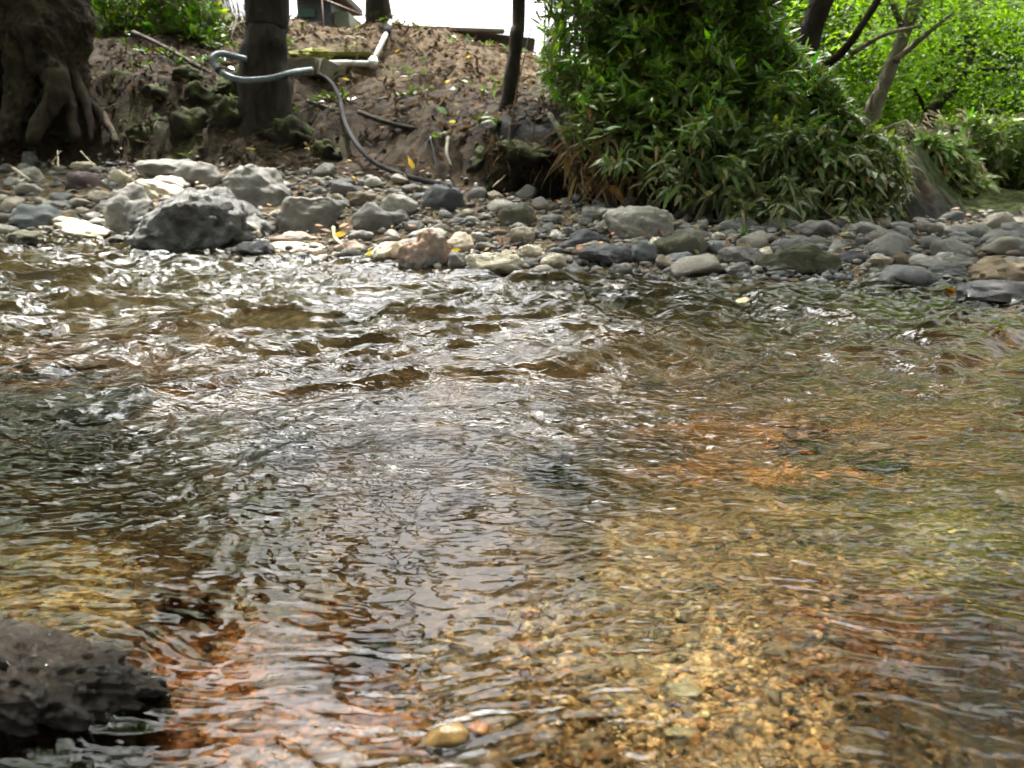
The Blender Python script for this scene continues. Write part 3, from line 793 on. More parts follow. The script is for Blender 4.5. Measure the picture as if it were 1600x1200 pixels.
M_dry = leaf_mat('dead_leaf', .004, .25, .6, (1.1, 1, .8))
M_culm = flat_mat('bamboo_culm', (.16, .13, .06), .6)

def build_leaves(name, parts, mat, root=None):
    V = []; F = []; C = []; off = 0
    for v, f, c in parts:
        V.append(v); F.append(f+off); C.append(c); off += len(v)
    me = mesh_arrays(name, np.vstack(V), np.vstack(F), np.vstack(C), False, mat)
    return part(name, me, root) if root is not None else link(name, me)
def in_poly(px, py, poly):
    c = np.zeros(len(px), bool); j = len(poly)-1
    for i in range(len(poly)):
        xi, yi = poly[i]; xj, yj = poly[j]
        c ^= ((yi > py) != (yj > py)) & (px < (xj-xi)*(py-yi)/(yj-yi+1e-9)+xi); j = i
    return c
def vary(base, n, amt=.25, hue=.12):
    k = 1+amt*RS.normal(size=(n, 1))
    return np.clip(np.array(base)*k*(1+hue*RS.normal(size=(n, 3))), .004, .8)

# --- bamboo grass thicket hanging over the bank
def thicket(name, polys, ntips, dep, label, cat, Ls=(.09, .17), bright=1.0, per=5, loc=None, dry=.04):
    root = empty(name, loc, label, cat)
    lo = np.min([np.min(p, 0) for p, w in polys], 0); hi = np.max([np.max(p, 0) for p, w in polys], 0)
    u = RS.uniform(lo[0], hi[0], ntips*4); v = RS.uniform(lo[1], hi[1], ntips*4)
    keep = np.zeros(len(u), bool)
    for p, w in polys: keep |= in_poly(u, v, p) & (RS.rand(len(u)) < w)
    u = u[keep][:ntips]; v = v[keep][:ntips]; n = len(u)
    y = dep(u, v)+.28*np.abs(RS.normal(size=n))+.22*fb2(u/60, v/60, 3)
    P = np.array([at_y(a, b, c) for a, b, c in zip(u, v, y)])
    low = sstep(120, 330, v)
    # culm direction: outwards to the stream and downwards low on the bank
    D = np.stack([RS.normal(0, .45, n)-.15, -.7+RS.normal(0, .3, n), .55-.85*low+RS.normal(0, .3, n)], 1)
    D /= np.linalg.norm(D, axis=1)[:, None]
    pp = []
    for k in range(per):
        m_ = RS.rand(n) < .9
        Pk = P[m_]-D[m_]*(RS.uniform(0, .10, (m_.sum(), 1))); q = len(Pk)
        a = RS.normal(size=(q, 3))*np.array([.95, .75, .7])
        Dk = D[m_]*.8+a; Dk /= np.linalg.norm(Dk, axis=1)[:, None]
        L = RS.uniform(*Ls, q); lw = low[m_]
        N = np.stack([RS.normal(0, .5, q), RS.normal(-.2, .5, q), np.ones(q)], 1)
        c = vary((.080, .140, .014), q, .35, .2)*bright*(1-lw[:, None])+vary((.10, .12, .05), q)*bright*lw[:, None]
        dd = RS.rand(q) < (dry*.4+dry*1.6*lw)
        c[dd] = vary((.42, .29, .13), dd.sum(), .2, .08); 
        pp.append(leaf_strips(Pk, Dk, N, L, L*RS.uniform(.19, .31, q), .15+.28*lw+.3*dd, c))
    build_leaves('leaves', pp, M_sasa, root)
    # culms
    lines = []
    idx = RS.choice(n, min(n, 700), replace=False)
    for i in idx:
        e = P[i]; s = e-D[i]*.12
        bx = e[0]+RS.normal(0, .12); by = e[1]+RS.uniform(.25, .7); bz = float(terrain(bx, by))
        mid = np.array([(bx+s[0])/2, (by+s[1])/2+.05, max(bz, s[2])+.10])
        lines.append((spline([(bx, by, bz), mid, s, e], 7), np.linspace(.005, .0018, 7)))
    part('culms', tube_mesh('culms', lines, M_culm, sides=4, cap=False), root)
    return root
MP = [([(940, -70), (1190, -60), (1215, 40), (1290, 110), (1335, 185), (1395, 225), (1420, 285), (1405, 335), (1395, 350), (1330, 320), (1250, 285), (1150, 260), (1060, 235), (1000, 205), (930, 170), (905, 100)], 1.0),
      ([(1000, 225), (1395, 345), (1400, 405), (1330, 395), (1230, 365), (1120, 330), (1040, 285)], .26),
      ([(880, -60), (1190, -60), (1160, -150), (1080, -190), (960, -140)], .4),
      ([(840, -70), (950, -70), (940, 200), (880, 190), (850, 130)], .34),
      ([(890, 170), (1000, 215), (1100, 280), (1250, 340), (1300, 372), (1100, 345), (960, 300), (880, 230)], .22)]
MP = [([(a, b-((34 if a < 1080 else 12) if b > 160 else 0)) for a, b in p_], w_) for p_, w_ in MP]
def mdep(u, v): return 4.75-1.05*sstep(-60, 380, v)+.25*sstep(1250, 1440, u)
thicket('bamboo_thicket', MP, 7000, mdep, 'dense bamboo grass thicket hanging over the bank above the stones, a few leaves dried', 'bamboo', (.035, .12), 1.6, 6, loc=(1.6, 4.9, .8))
# dry stems and dead leaves in the dark hollow below it
n = 1500; u = RS.uniform(880, 1400, n); v = 215+(u-880)*.27+RS.uniform(-25, 70, n)
y = 4.25+RS.uniform(-.1, .4, n); P = np.array([at_y(a, b, c) for a, b, c in zip(u, v, y)])
D = np.stack([RS.normal(0, .6, n), -.4+RS.normal(0, .3, n), -.5+RS.normal(0, .6, n)], 1)
build_leaves('dry_undergrowth', [leaf_strips(P, D, rdir(n), RS.uniform(.05, .2, n), RS.uniform(.004, .02, n), .4, vary((.20, .13, .065), n, .5))], M_dry)
tag(bpy.data.objects['dry_undergrowth'], 'tangle of dead stems and leaves under the bamboo', kind='stuff')

n = 800; u = RS.uniform(765, 935, n); v = 205+(u-765)*.18+np.abs(RS.normal(0, 26, n)); y = 4.72+RS.uniform(-.12, .1, n)
P = np.array([at_y(a, b, c) for a, b, c in zip(u, v, y)])
D = np.stack([RS.normal(0, .5, n), -.3+RS.normal(0, .3, n), -.7+RS.normal(0, .4, n)], 1)
build_leaves('hanging_roots', [leaf_strips(P, D, rdir(n), RS.uniform(.05, .22, n), RS.uniform(.003, .014, n), .3, vary((.09, .06, .035), n, .5))], M_dry)
tag(bpy.data.objects['hanging_roots'], 'fringe of roots and dead leaves hanging over the dark hollow', kind='stuff')
# smaller leafy plants
thicket('leafy_bush', [([(128, -60), (330, -60), (352, 60), (330, 80), (250, 62), (190, 40), (135, 50)], 1.0)], 500, lambda u, v: 8.0+0*u,
        'light green sunlit bush behind the big gnarled tree', 'bush', (.08, .16), 2.6, 5, (-3.2, 8.3, 1.6), .02)
thicket('leafy_bush', [([(1440, 215), (1500, 210), (1545, 300), (1550, 395), (1525, 410), (1490, 365), (1455, 330)], 1.0)], 520, lambda u, v: 6.4+0*u,
        'pale green bush hanging over the whitish rock beyond the bamboo corner', 'bush', (.09, .17), 2.4, 6, (3.9, 6.6, .1), .05)

thicket('leafy_bush', [([(1470, 180), (1680, 180), (1680, 400), (1560, 412), (1500, 405)], .9)], 900, lambda u, v: 7.0+0*u,
        'mass of bright undergrowth below the guard rail at the right edge', 'bush', (.08, .16), 1.9, 6, (4.6, 7.2, .2), .02)
# --- dappling: where the canopy lets the sun through (world positions on the ground)
def zone0(px, py, rx, ry, x, y): return (((x-px)/rx)**2+((y-py)/ry)**2 < 1).astype(float)
def lit(x, y):
    s = x/np.maximum(y, .6); u = 800+s*FPX
    k5 = n2(x*1.1+4, y*1.1+9)
    a = sstep(3.2, 2.8, y)*(abs(x) < 1.9)*(y > .2)                                         # the open stream
    k6 = n2(x*2.3+1, y*2.3+5)+.5*n2(x*5.1, y*5.1)
    a = a*(k6 > -.34)
    a = np.maximum(a, zone0(.5, .85, .55, .5, x, y)); a = np.maximum(a, zone0(-1.1, 3.1, 1.8, .6, x, y)); a = np.maximum(a, (y < .78)*(abs(x) < .7)*(y > .2)); a = np.maximum(a, zone0(-.45, .95, .28, .14, x, y)); a = np.maximum(a, zone0(-.36, .5, .16, .16, x, y))
    a = a*(1-zone0(-.62, 1.25, .35, .3, x, y))*(1-zone0(.02, .70, .11, .07, x, y))
    b_ = np.maximum(zone0(-2.5, 4.4, 1.3, .9, x, y), (x < -.9)*(x > -4.4)*(y < 5.5)*(y > 3.3)*(n2(x*1.9+2, y*1.9) > -.45))                         # left stone bar
    c_ = ((y > 5.9) & (x > -1.9) & (x < .4) & (n2(x*1.7, y*1.9) > -.02)).astype(float)           # flecks on the bank
    r_ = sstep(.1, .4, x)*sstep(2.2, 2.6, y)                         # right bank shaded
    t_ = ((y > 3.8) & (y < 6) & (x > .4) & (n2(x*2.1+3, y*2.1) > -.28)).astype(float)     # flecks on the bamboo top
    return np.clip(np.maximum(np.maximum(np.maximum(a, b_)*(1-r_), c_), t_), 0, 1)
def pix(P):
    d = P-np.array([0, 0, CAMH]); c, s = math.cos(PITCH), math.sin(PITCH)
    f = d[:, 1]*c-d[:, 2]*s; up = d[:, 1]*s+d[:, 2]*c
    return 800+FPX*d[:, 0]/f, 600-FPX*up/f, f
def crown_sprays(blobs):
    C = []
    for (c, r, n) in blobs:
        d = RS.normal(size=(n, 3)); d /= np.linalg.norm(d, axis=1)[:, None]
        d *= RS.uniform(.35, 1, (n, 1))**.6
        C.append(np.array(c)+d*np.array(r))
    C = np.vstack(C)
    # openings towards the sky and the sun
    u, v, f = pix(C)
    sky = (f > 0) & (u > 425) & (u < 850) & (v < 130) & (v > -900+0*u)
    sky |= (f > 0) & (u > 290) & (u < 400) & (v < 70) & (v > -120)
    q = C-np.array([-.2, 1.1, 0]); az = np.arctan2(q[:, 0], q[:, 1]); el = np.arctan2(q[:, 2], np.hypot(q[:, 0], q[:, 1]))
    hole = n2(C[:, 0]*1.6+C[:, 2], C[:, 1]*1.6-C[:, 2])
    sky |= (az > -.40) & (az < .04) & ((el < .44) | ((el < .74) & (hole > .18)))
    sky |= (az > -.85) & (az <= -.40) & (el < .8) & (hole > .28)
    g = C-SD*(C[:, 2]/SD[2])[:, None]
    drop = sky | ((RS.rand(len(C)) < lit(g[:, 0], g[:, 1])*.97) & (C[:, 1] < 11))
    return C[~drop]
def foliage(root, blobs, leaf=.07, per=26, spread=.24, col=(.065, .13, .02), seedcol=.3, width=.5):
    C = crown_sprays(blobs); n = len(C)
    if n == 0: return C
    sc = np.repeat(C, per, 0); m_ = len(sc)
    off = RS.normal(size=(m_, 3))*np.array([spread, spread, spread*.28])
    P = sc+off
    D = off*np.array([1, 1, .3])+RS.normal(size=(m_, 3))*spread*.6*np.array([1, 1, .5])
    D[:, 2] -= .05
    N = np.stack([RS.normal(0, .4, m_), RS.normal(0, .4, m_), np.ones(m_)], 1)
    base = np.repeat(vary(col, n, seedcol, .06), per, 0)*(1+.2*RS.normal(size=(m_, 1)))
    L = leaf*RS.uniform(.7, 1.3, m_)
    V, F, Cc_ = leaf_strips(P, D, N, L, L*width, .15, np.clip(base, .005, .6), ((0, .1), (.45, 1), (1, .05)))
    build_leaves('foliage', [(V, F, Cc_)], M_leaf, root)
    return C
def tree(name, label, trunk_lines, mat, blobs, base, limbs=8, lr=.03, **k):
    root = empty(name, base, label, 'tree')
    part('trunk', tube_mesh('trunk', trunk_lines, mat, sides=14, noise=.22, nscale=5), root)
    C = foliage(root, blobs, **k)
    if len(C):
        top = trunk_lines[0][0][-1]; ll = []
        for c in C[RS.choice(len(C), min(limbs, len(C)), replace=False)]:
            a = trunk_lines[0][0][RS.randint(len(trunk_lines[0][0])*2//3, len(trunk_lines[0][0]))]
            md = (a+c)/2+np.array([0, 0, .15])
            ll.append((spline([a, md, c], 8), np.linspace(lr, .006, 8)))
        part('limbs', tube_mesh('limbs', ll, mat, sides=6, cap=False), root)
    return root

B_dark = bark_mat('bark_dark_furrowed', (.055, .043, .034), (.014, .012, .010), .35)
B_big = bark_mat('bark_gnarled_brown', (.075, .054, .036), (.018, .014, .011), .4, 1.6)
B_pale = bark_mat('bark_pale_smooth', (.26, .23, .17), (.12, .10, .075), .2, 1.4, .3)

# big gnarled tree, left
root = empty('gnarled_tree', (-4.6, 6.6, .6), 'huge gnarled old tree with fluted trunk and exposed roots at the left edge', 'tree')
def L3(pts, r): 
    P = [at_y(*p) for p in pts]; P = spline(P, 22); return (P, np.interp(np.linspace(0, 1, 22), np.linspace(0, 1, len(r)), r))
big = [
 L3([(30, -900, 6.9), (30, -300, 6.8), (20, 0, 6.7), (10, 60, 6.7), (-10, 130, 6.6), (-20, 230, 6.4)], [.5, .42, .40, .38, .36, .3]),
 L3([(95, -900, 6.7), (98, -300, 6.6), (103, 0, 6.5), (106, 60, 6.45), (112, 110, 6.4), (116, 165, 6.3)], [.28, .22, .19, .17, .17, .12]),
 L3([(50, -300, 6.4), (48, 0, 6.3), (62, 70, 6.2), (84, 120, 6.15)], [.2, .17, .15, .12]),
 L3([(-90, -400, 6.6), (-80, 0, 6.6), (-70, 150, 6.5), (-80, 230, 6.3)], [.5, .45, .4, .3]),
 L3([(20, 40, 6.2), (30, 110, 6.1), (32, 160, 6.05), (18, 225, 5.95)], [.12, .11, .10, .06]),
]
roots_ = [
 L3([(84, 112, 6.12), (92, 138, 6.05), (80, 165, 6.0), (62, 195, 5.95), (48, 222, 5.85)], [.09, .085, .07, .055, .04]),
 L3([(112, 120, 6.3), (128, 150, 6.2), (140, 185, 6.1), (143, 222, 6.0)], [.06, .045, .03, .015]),
 L3([(118, 150, 6.25), (150, 172, 6.2), (172, 200, 6.1), (182, 225, 6.0)], [.05, .04, .03, .018]),
 L3([(106, 140, 6.2), (112, 180, 6.1), (120, 218, 6.0)], [.06, .05, .03]),
 L3([(30, 140, 6.1), (10, 185, 6.0), (5, 225, 5.9)], [.07, .05, .035]),
 L3([(-10, 130, 6.2), (-30, 170, 6.1), (-60, 200, 6.0)], [.1, .08, .06]),
]
me = tube_mesh('trunk', big, B_big, sides=28, noise=.55, nscale=2.4)
o = part('trunk', me, root)
rm = o.modifiers.new('fuse', 'REMESH'); rm.mode = 'VOXEL'; rm.voxel_size = .02; rm.use_smooth_shade = True
dt = bpy.data.textures.new('bark_relief', 'MUSGRAVE') if False else bpy.data.textures.new('bark_relief', 'CLOUDS'); dt.noise_scale = .16; dt.noise_depth = 4
dt2 = bpy.data.textures.new('bark_fissures', 'CLOUDS'); dt2.noise_scale = .05; dt2.noise_depth = 5; dt2.noise_type = 'HARD_NOISE'
dm2 = o.modifiers.new('fissures', 'DISPLACE'); dm2.texture = dt2; dm2.strength = .05; dm2.texture_coords = 'GLOBAL'
dm = o.modifiers.new('relief', 'DISPLACE'); dm.texture = dt; dm.strength = .11; dm.mid_level = .5; dm.texture_coords = 'GLOBAL'
for l in roots_: part('root', tube_mesh('root', [l], B_big, sides=14, noise=.45, nscale=7), root)
foliage(root, [((-4.4, 6.2, 5.6), (2.4, 2.2, 1.5), 300), ((-2.8, 4.3, 5.4), (2.2, 2.2, .9), 380), ((-5.5, 3.0, 4.5), (2.0, 2.4, 1.4), 300), ((-6.5, 5.0, 3.4), (1.6, 3.0, 1.6), 260)], leaf=.12, per=22, spread=.26)

# tree left of centre
b = at_y(415, 215, 6.25)
pts = spline([b+[0, 0, -.1], at_y(413, 120, 6.3), at_y(416, 60, 6.35), at_y(417, 0, 6.4), at_y(418, -500, 6.6), at_y(420, -1400, 7.0)], 30)
r = np.interp(np.linspace(0, 1, 30), [0, .12, .25, 1], [.30, .215, .178, .15])
tree('tall_tree', 'straight dark trunked tree behind the pale hose loop', [(pts, r)], B_dark, [((-1.3, 6.3, 4.3), (1.8, 1.3, .9), 320), ((-1.0, 4.9, 5.6), (2.0, 1.6, .8), 320), ((-2.4, 7.0, 6.4), (2.2, 2.0, 1.3), 220), ((-3.4, 8.5, 5.4), (2, 2, 1.2), 80)], tuple(b), leaf=.1)
b = at_y(592, 45, 9.2)
pts = spline([b+[0, 0, -.2], at_y(591, 0, 9.2), at_y(590, -300, 9.3), at_y(588, -800, 9.6)], 16)
tree('crest_tree', 'dark tree trunk standing on the crest above the white pipe', [(pts, np.linspace(.15, .12, 16))], B_dark, [((-2.0, 10.5, 7.6), (2.0, 2.0, 1.0), 90)], tuple(b), leaf=.1)
b = at_y(790, 205, 5.7)
pts = spline([b+[0, 0, -.1], at_y(794, 165, 5.7), at_y(803, 100, 5.75), at_y(808, 50, 5.8), at_y(811, 0, 5.85), at_y(815, -400, 6.1), at_y(822, -900, 6.6)], 24)
r = np.interp(np.linspace(0, 1, 24), [0, .1, .2, 1], [.11, .075, .055, .04])
tree('slender_tree', 'slender dark tree with a flared foot left of the bamboo', [(pts, r)], B_dark, [((.5, 6.8, 5.2), (1.2, 1.4, .9), 90), ((.3, 5.0, 4.6), (1.3, 1.3, .7), 220), ((1.6, 6.0, 5.0), (1.4, 1.2, .8), 90)], tuple(b), leaf=.09)

G1 = (.09, .17, .010); G2_ = (.11, .20, .012); G3_ = (.05, .11, .014)
def rtree(name, label, pix_pts, r0, r1, mat, blobs, extra=(), **k):
    P = [at_y(*p) for p in pix_pts]
    b = P[0].copy()
    gz = float(terrain(b[0], b[1])); base = np.array([b[0], b[1]+.1, min(gz, b[2]-.1)])
    pts = spline([base]+P, 26)
    ls_ = [(pts, np.linspace(r0, r1, 26))]
    for e, ra, rb in extra:
        ls_.append((spline([at_y(*p) for p in e], 12), np.linspace(ra, rb, 12)))
    return tree(name, label, ls_, mat, blobs, tuple(base), **k)
rtree('bank_tree', 'dark tree rising right behind the top of the bamboo thicket', [(1196, 90, 7.2), (1206, 40, 7.2), (1200, -60, 7.3), (1190, -500, 7.6)], .11, .07, B_dark,
      [((2.2, 7.2, 3.9), (1.5, 1.4, 1.0), 110), ((1.6, 5.0, 4.0), (1.9, 1.6, .8), 420)], leaf=.08, col=G3_)
rtree('bank_tree', 'thick leaning tree over the shoulder of the bamboo thicket', [(1252, 120, 6.8), (1262, 60, 6.8), (1285, 0, 6.8), (1320, -120, 6.9), (1380, -500, 7.2)], .12, .08, B_dark,
      [((3.6, 6.8, 3.6), (1.6, 1.4, 1.0), 130), ((3.1, 4.6, 4.1), (1.9, 1.8, .8), 400), ((2.3, 6.9, 2.75), (.8, .7, .35), 26)],
      extra=[([(1262, 118, 6.8), (1310, 88, 6.6), (1345, 42, 6.5), (1374, -5, 6.5), (1420, -90, 6.5)], .035, .022)], leaf=.075, col=G3_)
rtree('maple_tree', 'slim pale forked maple leaning right beyond the bamboo', [(1352, 215, 7.0), (1368, 165, 7.0), (1392, 105, 7.05), (1412, 55, 7.1), (1436, -10, 7.2), (1470, -200, 7.4)], .075, .04, B_pale,
      [((4.3, 7.0, 2.0), (1.4, 1.0, .7), 120), ((5.0, 6.6, 3.0), (1.5, 1.2, .8), 120), ((3.6, 7.3, 1.75), (.8, .6, .35), 50)],
      extra=[([(1378, 140, 7.0), (1360, 155, 7.0), (1352, 180, 6.9)], .03, .012), ([(1398, 95, 7.0), (1440, 60, 7.0), (1490, 20, 7.0)], .03, .012), ([(1330, 85, 6.6), (1380, 55, 6.6), (1440, 40, 6.7)], .022, .012)],
      leaf=.055, per=34, spread=.2, col=G1)
rtree('maple_tree', 'broad light green maple with low spreading branches near the right edge', [(1448, 300, 9.0), (1462, 240, 9.0), (1450, 185, 9.0), (1500, 120, 9.0), (1530, 0, 9.2), (1540, -200, 9.4)], .10, .05, B_dark,
      [((5.2, 8.6, 1.5), (1.3, 1.0, .6), 130), ((6.3, 9.0, 2.4), (1.8, 1.2, .8), 150), ((4.6, 9.2, 2.3), (1.2, 1.0, .8), 110), ((5.6, 7.5, .95), (1.0, .8, .3), 45)],
      extra=[([(1450, 240, 9.0), (1490, 238, 8.8), (1540, 250, 8.6), (1590, 262, 8.4)], .04, .015), ([(1456, 190, 9), (1440, 160, 8.9), (1425, 130, 8.8)], .035, .015)],
      leaf=.06, per=34, spread=.22, col=G2_)
rtree('maple_tree', 'maple hanging over the stream at the far right, layered leaves', [(1680, 330, 8.0), (1670, 200, 8.0), (1640, 60, 8.0), (1620, -200, 8.0)], .10, .05, B_dark,
      [((5.6, 6.5, 2.2), (1.2, 1.2, .7), 140), ((4.6, 5.2, 2.35), (1.4, 1.3, .5), 120), ((6.4, 7.4, 1.4), (1.0, 1.0, .6), 90), ((4.6, 3.5, 3.2), (1.6, 1.6, .8), 120)],
      leaf=.055, per=34, spread=.2, col=G1)
# wood beyond: individual trees
far = [(4.6, 13, 'bushy far tree seen between the leaning trunks'), (7.4, 14, 'yellow green far tree behind the slim pale maple'), (9.8, 13.5, 'far tree behind the broad maple'),
       (12.2, 15, 'far tree beyond the right edge of the broad maple'), (8.6, 18, 'tall hazy far tree deep in the wood'), (2.6, 14, 'far tree rising behind the bamboo top'), (6.2, 21, 'pale far tree closing the gap deep in the wood'), (11.5, 21, 'far tree at the very back right of the wood'), (14.5, 17, 'far tree behind the guard rail'), (-5.6, 12.5, 'leafy tree beyond the crest behind the gnarled tree'), (-8.6, 11, 'leafy tree beyond the crest far left')]
for i, (x, y, lab) in enumerate(far):
    pts = spline([(x, y, float(terrain(x, y))-.1), (x+.15, y, 2), (x+.3, y, 4.2), (x+.2, y, 6.5)], 16)
    tree('far_tree', lab, [(pts, np.linspace(.16, .05, 16))], B_dark,
         [((x, y, 1.4), (1.9, 1.2, 1.5), 260), ((x+.2, y, 3.6), (2.1, 1.5, 1.5), 240), ((x, y, 6.2), (2.0, 1.4, 1.5), 130)], (x, y, float(terrain(x, y))),
         leaf=.115, per=40, spread=.32, col=(.15, .26, .012) if i % 2 == 0 else (.11, .21, .015))

# unseen trees added behind and beside the camera, crowns block sky light
for (x, y, hgt, bl, lab) in [(-3.6, -2.2, 6, [((-3.2, -1.5, 5.2), (3.0, 2.4, 1.6), 560), ((-4.4, 1.4, 4.6), (1.8, 2.2, 1.2), 330)], 'unseen tree added left of the stream bend to block sky light'),
                             (1.5, -3.4, 6.5, [((1.2, -3.0, 5.6), (3.2, 2.2, 1.8), 620), ((0, .9, 6.2), (2.8, 2.6, .9), 620), ((0, -4.5, 2.6), (4.5, 1.2, 1.8), 420)], 'unseen tree added right behind the viewpoint to block sky light'),
                             (4.6, -.6, 6, [((4.2, .2, 5.0), (2.4, 2.2, 1.6), 520), ((4.6, 2.4, 4.4), (1.8, 1.6, 1.2), 320), ((2.4, 1.4, 5.4), (1.8, 1.4, .8), 240)], 'unseen tree added right of the stream to block sky light')]:
    pts = spline([(x, y, -.2), (x+.1, y+.1, 2), (x, y+.2, hgt-1)], 14)
    tree('added_shade_tree', lab, [(pts, np.linspace(.2, .1, 14))], B_dark, bl, (x, y, 0), leaf=.15, per=20, spread=.32, col=G3_)

# ------------------------------------------------------------------ bank: mossy blocks, litter, plants
WALL = [(160, 205, 80, 70, 'mossy block at the foot of the big tree roots'), (235, 222, 80, 60, 'dark mossy block low in the old retaining wall'),
        (300, 225, 70, 60, 'dark mossy block left of the tall tree base'), (185, 150, 60, 50, 'rounded mossy block high in the wall beside the roots'),
        (245, 165, 70, 55, 'mossy block in the middle of the old wall'), (310, 170, 70, 60, 'mossy block under the pale hose loop'),
        (355, 205, 60, 60, 'mossy block touching the tall tree base'), (285, 128, 50, 36, 'small mossy block at the top of the wall'),
        (350, 150, 50, 40, 'mossy block right below the hose curve'), (210, 240, 60, 30, 'low dark block behind the grey twin boulders'),
        (95, 235, 70, 40, 'low mossy rock under the big tree roots'), (455, 235, 80, 60, 'straw covered earth block right of the tall tree base'),
        (510, 250, 60, 36, 'low mossy block at the foot of the slope'), (760, 262, 60, 40, 'mossy block at the foot of the slender tree bank')]
for i, (u, v, w_, h_, lab) in enumerate(WALL):
    P = ground(u, v); t = P[1]/ray(u, v)[1]; w_ = w_*t/FPX*1.1; h_ = h_*t/FPX*1.3
    put_stone('mossy_block', (P[0], P[1]+w_*.38, P[2]+h_*.12), (w_*1.1, w_*.8, h_*1.2), 500+i, SM['mossdark'], lab, 'rock', None, RS.uniform(-.3, .3), (RS.uniform(-.2, .2), RS.uniform(-.3, .3)), .85, 4, .25, .5)
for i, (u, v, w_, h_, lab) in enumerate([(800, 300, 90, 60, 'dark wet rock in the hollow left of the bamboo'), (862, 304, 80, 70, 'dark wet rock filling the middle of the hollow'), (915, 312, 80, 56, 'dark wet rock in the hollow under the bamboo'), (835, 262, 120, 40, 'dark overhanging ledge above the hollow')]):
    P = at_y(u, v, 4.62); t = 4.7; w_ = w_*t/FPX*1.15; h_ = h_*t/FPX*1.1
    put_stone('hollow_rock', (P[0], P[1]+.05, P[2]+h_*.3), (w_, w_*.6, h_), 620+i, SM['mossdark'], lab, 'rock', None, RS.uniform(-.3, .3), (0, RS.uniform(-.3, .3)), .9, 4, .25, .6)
P = ground(255, 238)
put_stone('standing_stone', (P[0], P[1]-.03, P[2]+.11), (.10, .12, .26), 555, SM['moss'], 'upright grey green stone in the shade behind the grey twins', 'stone', None, .2, (0, .25), .7, 4)
P = at_y(1430, 365, 5.0)
put_stone('dark_gap_block', (P[0], P[1]+.1, P[2]-.1), (.45, .5, .7), 557, SM['mossdark'], 'dark block added for the shaded gap between the bamboo and the pale green bush', 'rock', None, .4, (0, 0), .6, 4, .2, .4)  # dark block put in for the shade of the gap
P = at_y(1505, 392, 5.6)
put_stone('pale_rock', (P[0], P[1], P[2]), (.25, .25, .30), 556, SM['cream'], 'whitish rock beneath the pale green bush', 'rock', None, .2, (0, .15), .5, 4, .1, .2)

n = 42000
x = RS.uniform(-7, 2.2, n); y = RS.uniform(5.0, 10.5, n)
K2 = np.interp(x/y, _cu, _ky[:, 2]); k_ = (y > K2-.15) & (n2(x*2.3, y*2.3)+.7*n2(x*6, y*6) > RS.uniform(-.75, .35, n)); x = x[k_]; y = y[k_]; n = len(x)
P = np.stack([x, y, terrain(x, y)+RS.uniform(.002, .03, n)], 1)
lc = np.array([(.10, .066, .036), (.065, .042, .025), (.20, .14, .08), (.04, .028, .018), (.14, .085, .045)])[RS.randint(0, 5, n)]*RS.uniform(.4, .9, (n, 1))*np.where(x < -1.9, .55, 1.)[:, None]  # litter on the left bank darkened to imitate shade
ye = RS.rand(n) < .006; lc[ye] = (.55, .42, .05)
D = rdir(n, .35)
N = rdir(n)*.7+np.array([0, -.4, .8])
L = RS.uniform(.03, .09, n)
build_leaves('leaf_litter', [leaf_strips(P, D, N, L, L*RS.uniform(.08, .5, n), RS.uniform(-.2, .3, n), lc)], M_dry)
tag(bpy.data.objects['leaf_litter'], 'brown dead leaves and twigs covering the bank', kind='stuff')
# sparse green weeds
n = 1500
x = np.concatenate([RS.uniform(-5.5, -1.8, n//2), RS.uniform(-3, 1.5, n-n//2)]); y = RS.uniform(5.2, 9.5, n)
K2 = np.interp(x/y, _cu, _ky[:, 2]); k_ = (y > K2) & (n2(x*1.5, y*1.5) > .22); x = x[k_]; y = y[k_]; n = len(x)
P0 = np.stack([x, y, terrain(x, y)], 1)
pp = []
for k in range(5):
    D = np.stack([RS.normal(0, .6, n), RS.normal(-.2, .5, n), RS.uniform(.3, 1, n)], 1)
    L = RS.uniform(.04, .12, n)
    pp.append(leaf_strips(P0+np.array([0, 0, .02]), D, rdir(n)+np.array([0, 0, 1.]), L, L*.22, .4, vary((.08, .13, .03), n)))
build_leaves('bank_weeds', pp, M_sasa)
tag(bpy.data.objects['bank_weeds'], 'sparse green weeds and ferns on the bank', kind='stuff')
def sprig(name, u, v, y, h, label, col=(.09, .17, .03), nl=9, L0=.1, spread=.5):
    b = ground(u, v) if y is None else at_y(u, v, y)
    r0 = empty(name, tuple(b), label, 'plant')
    top = b+np.array([RS.normal(0, .05), -.03, h])
    part('stem', tube_mesh('stem', [(spline([b, (b+top)/2+[0.01, 0, 0], top], 6), np.linspace(.006, .002, 6))], M_culm, sides=5), r0)
    t = RS.uniform(.4, 1, nl); P = b+(top-b)*t[:, None]
    D = np.stack([RS.normal(0, spread, nl), RS.normal(0, spread, nl), RS.uniform(.0, .5, nl)], 1)
    build_leaves('leaves', [leaf_strips(P, D, np.tile([0, 0, 1.], (nl, 1))+RS.normal(0, .2, (nl, 3)), np.full(nl, L0), np.full(nl, L0*.25), .3, vary(col, nl))], M_sasa, r0)
sprig('bamboo_sprig', 557, 98, 7.1, .28, 'young green sprig standing before the white pipe', nl=8)
sprig('bamboo_sprig', 655, 62, 8.3, .14, 'tiny green sprig on the upper slope under the plank', nl=6)
sprig('bamboo_sprig', 605, 38, 8.8, .10, 'green sprig at the top end of the white pipe', nl=7)
sprig('bamboo_sprig', 785, 215, 5.1, .12, 'green sprig at the foot of the slender tree', nl=10)
sprig('bamboo_sprig', 195, 90, 6.9, .22, 'green sprig above the mossy wall near the big tree', nl=10)
sprig('weed', 1152, 382, None, .07, 'small bright green weed among the shaded stones', nl=16, L0=.06)
sprig('weed', 1052, 418, None, .03, 'tiny bright green weed at the waterline', nl=8, L0=.04)
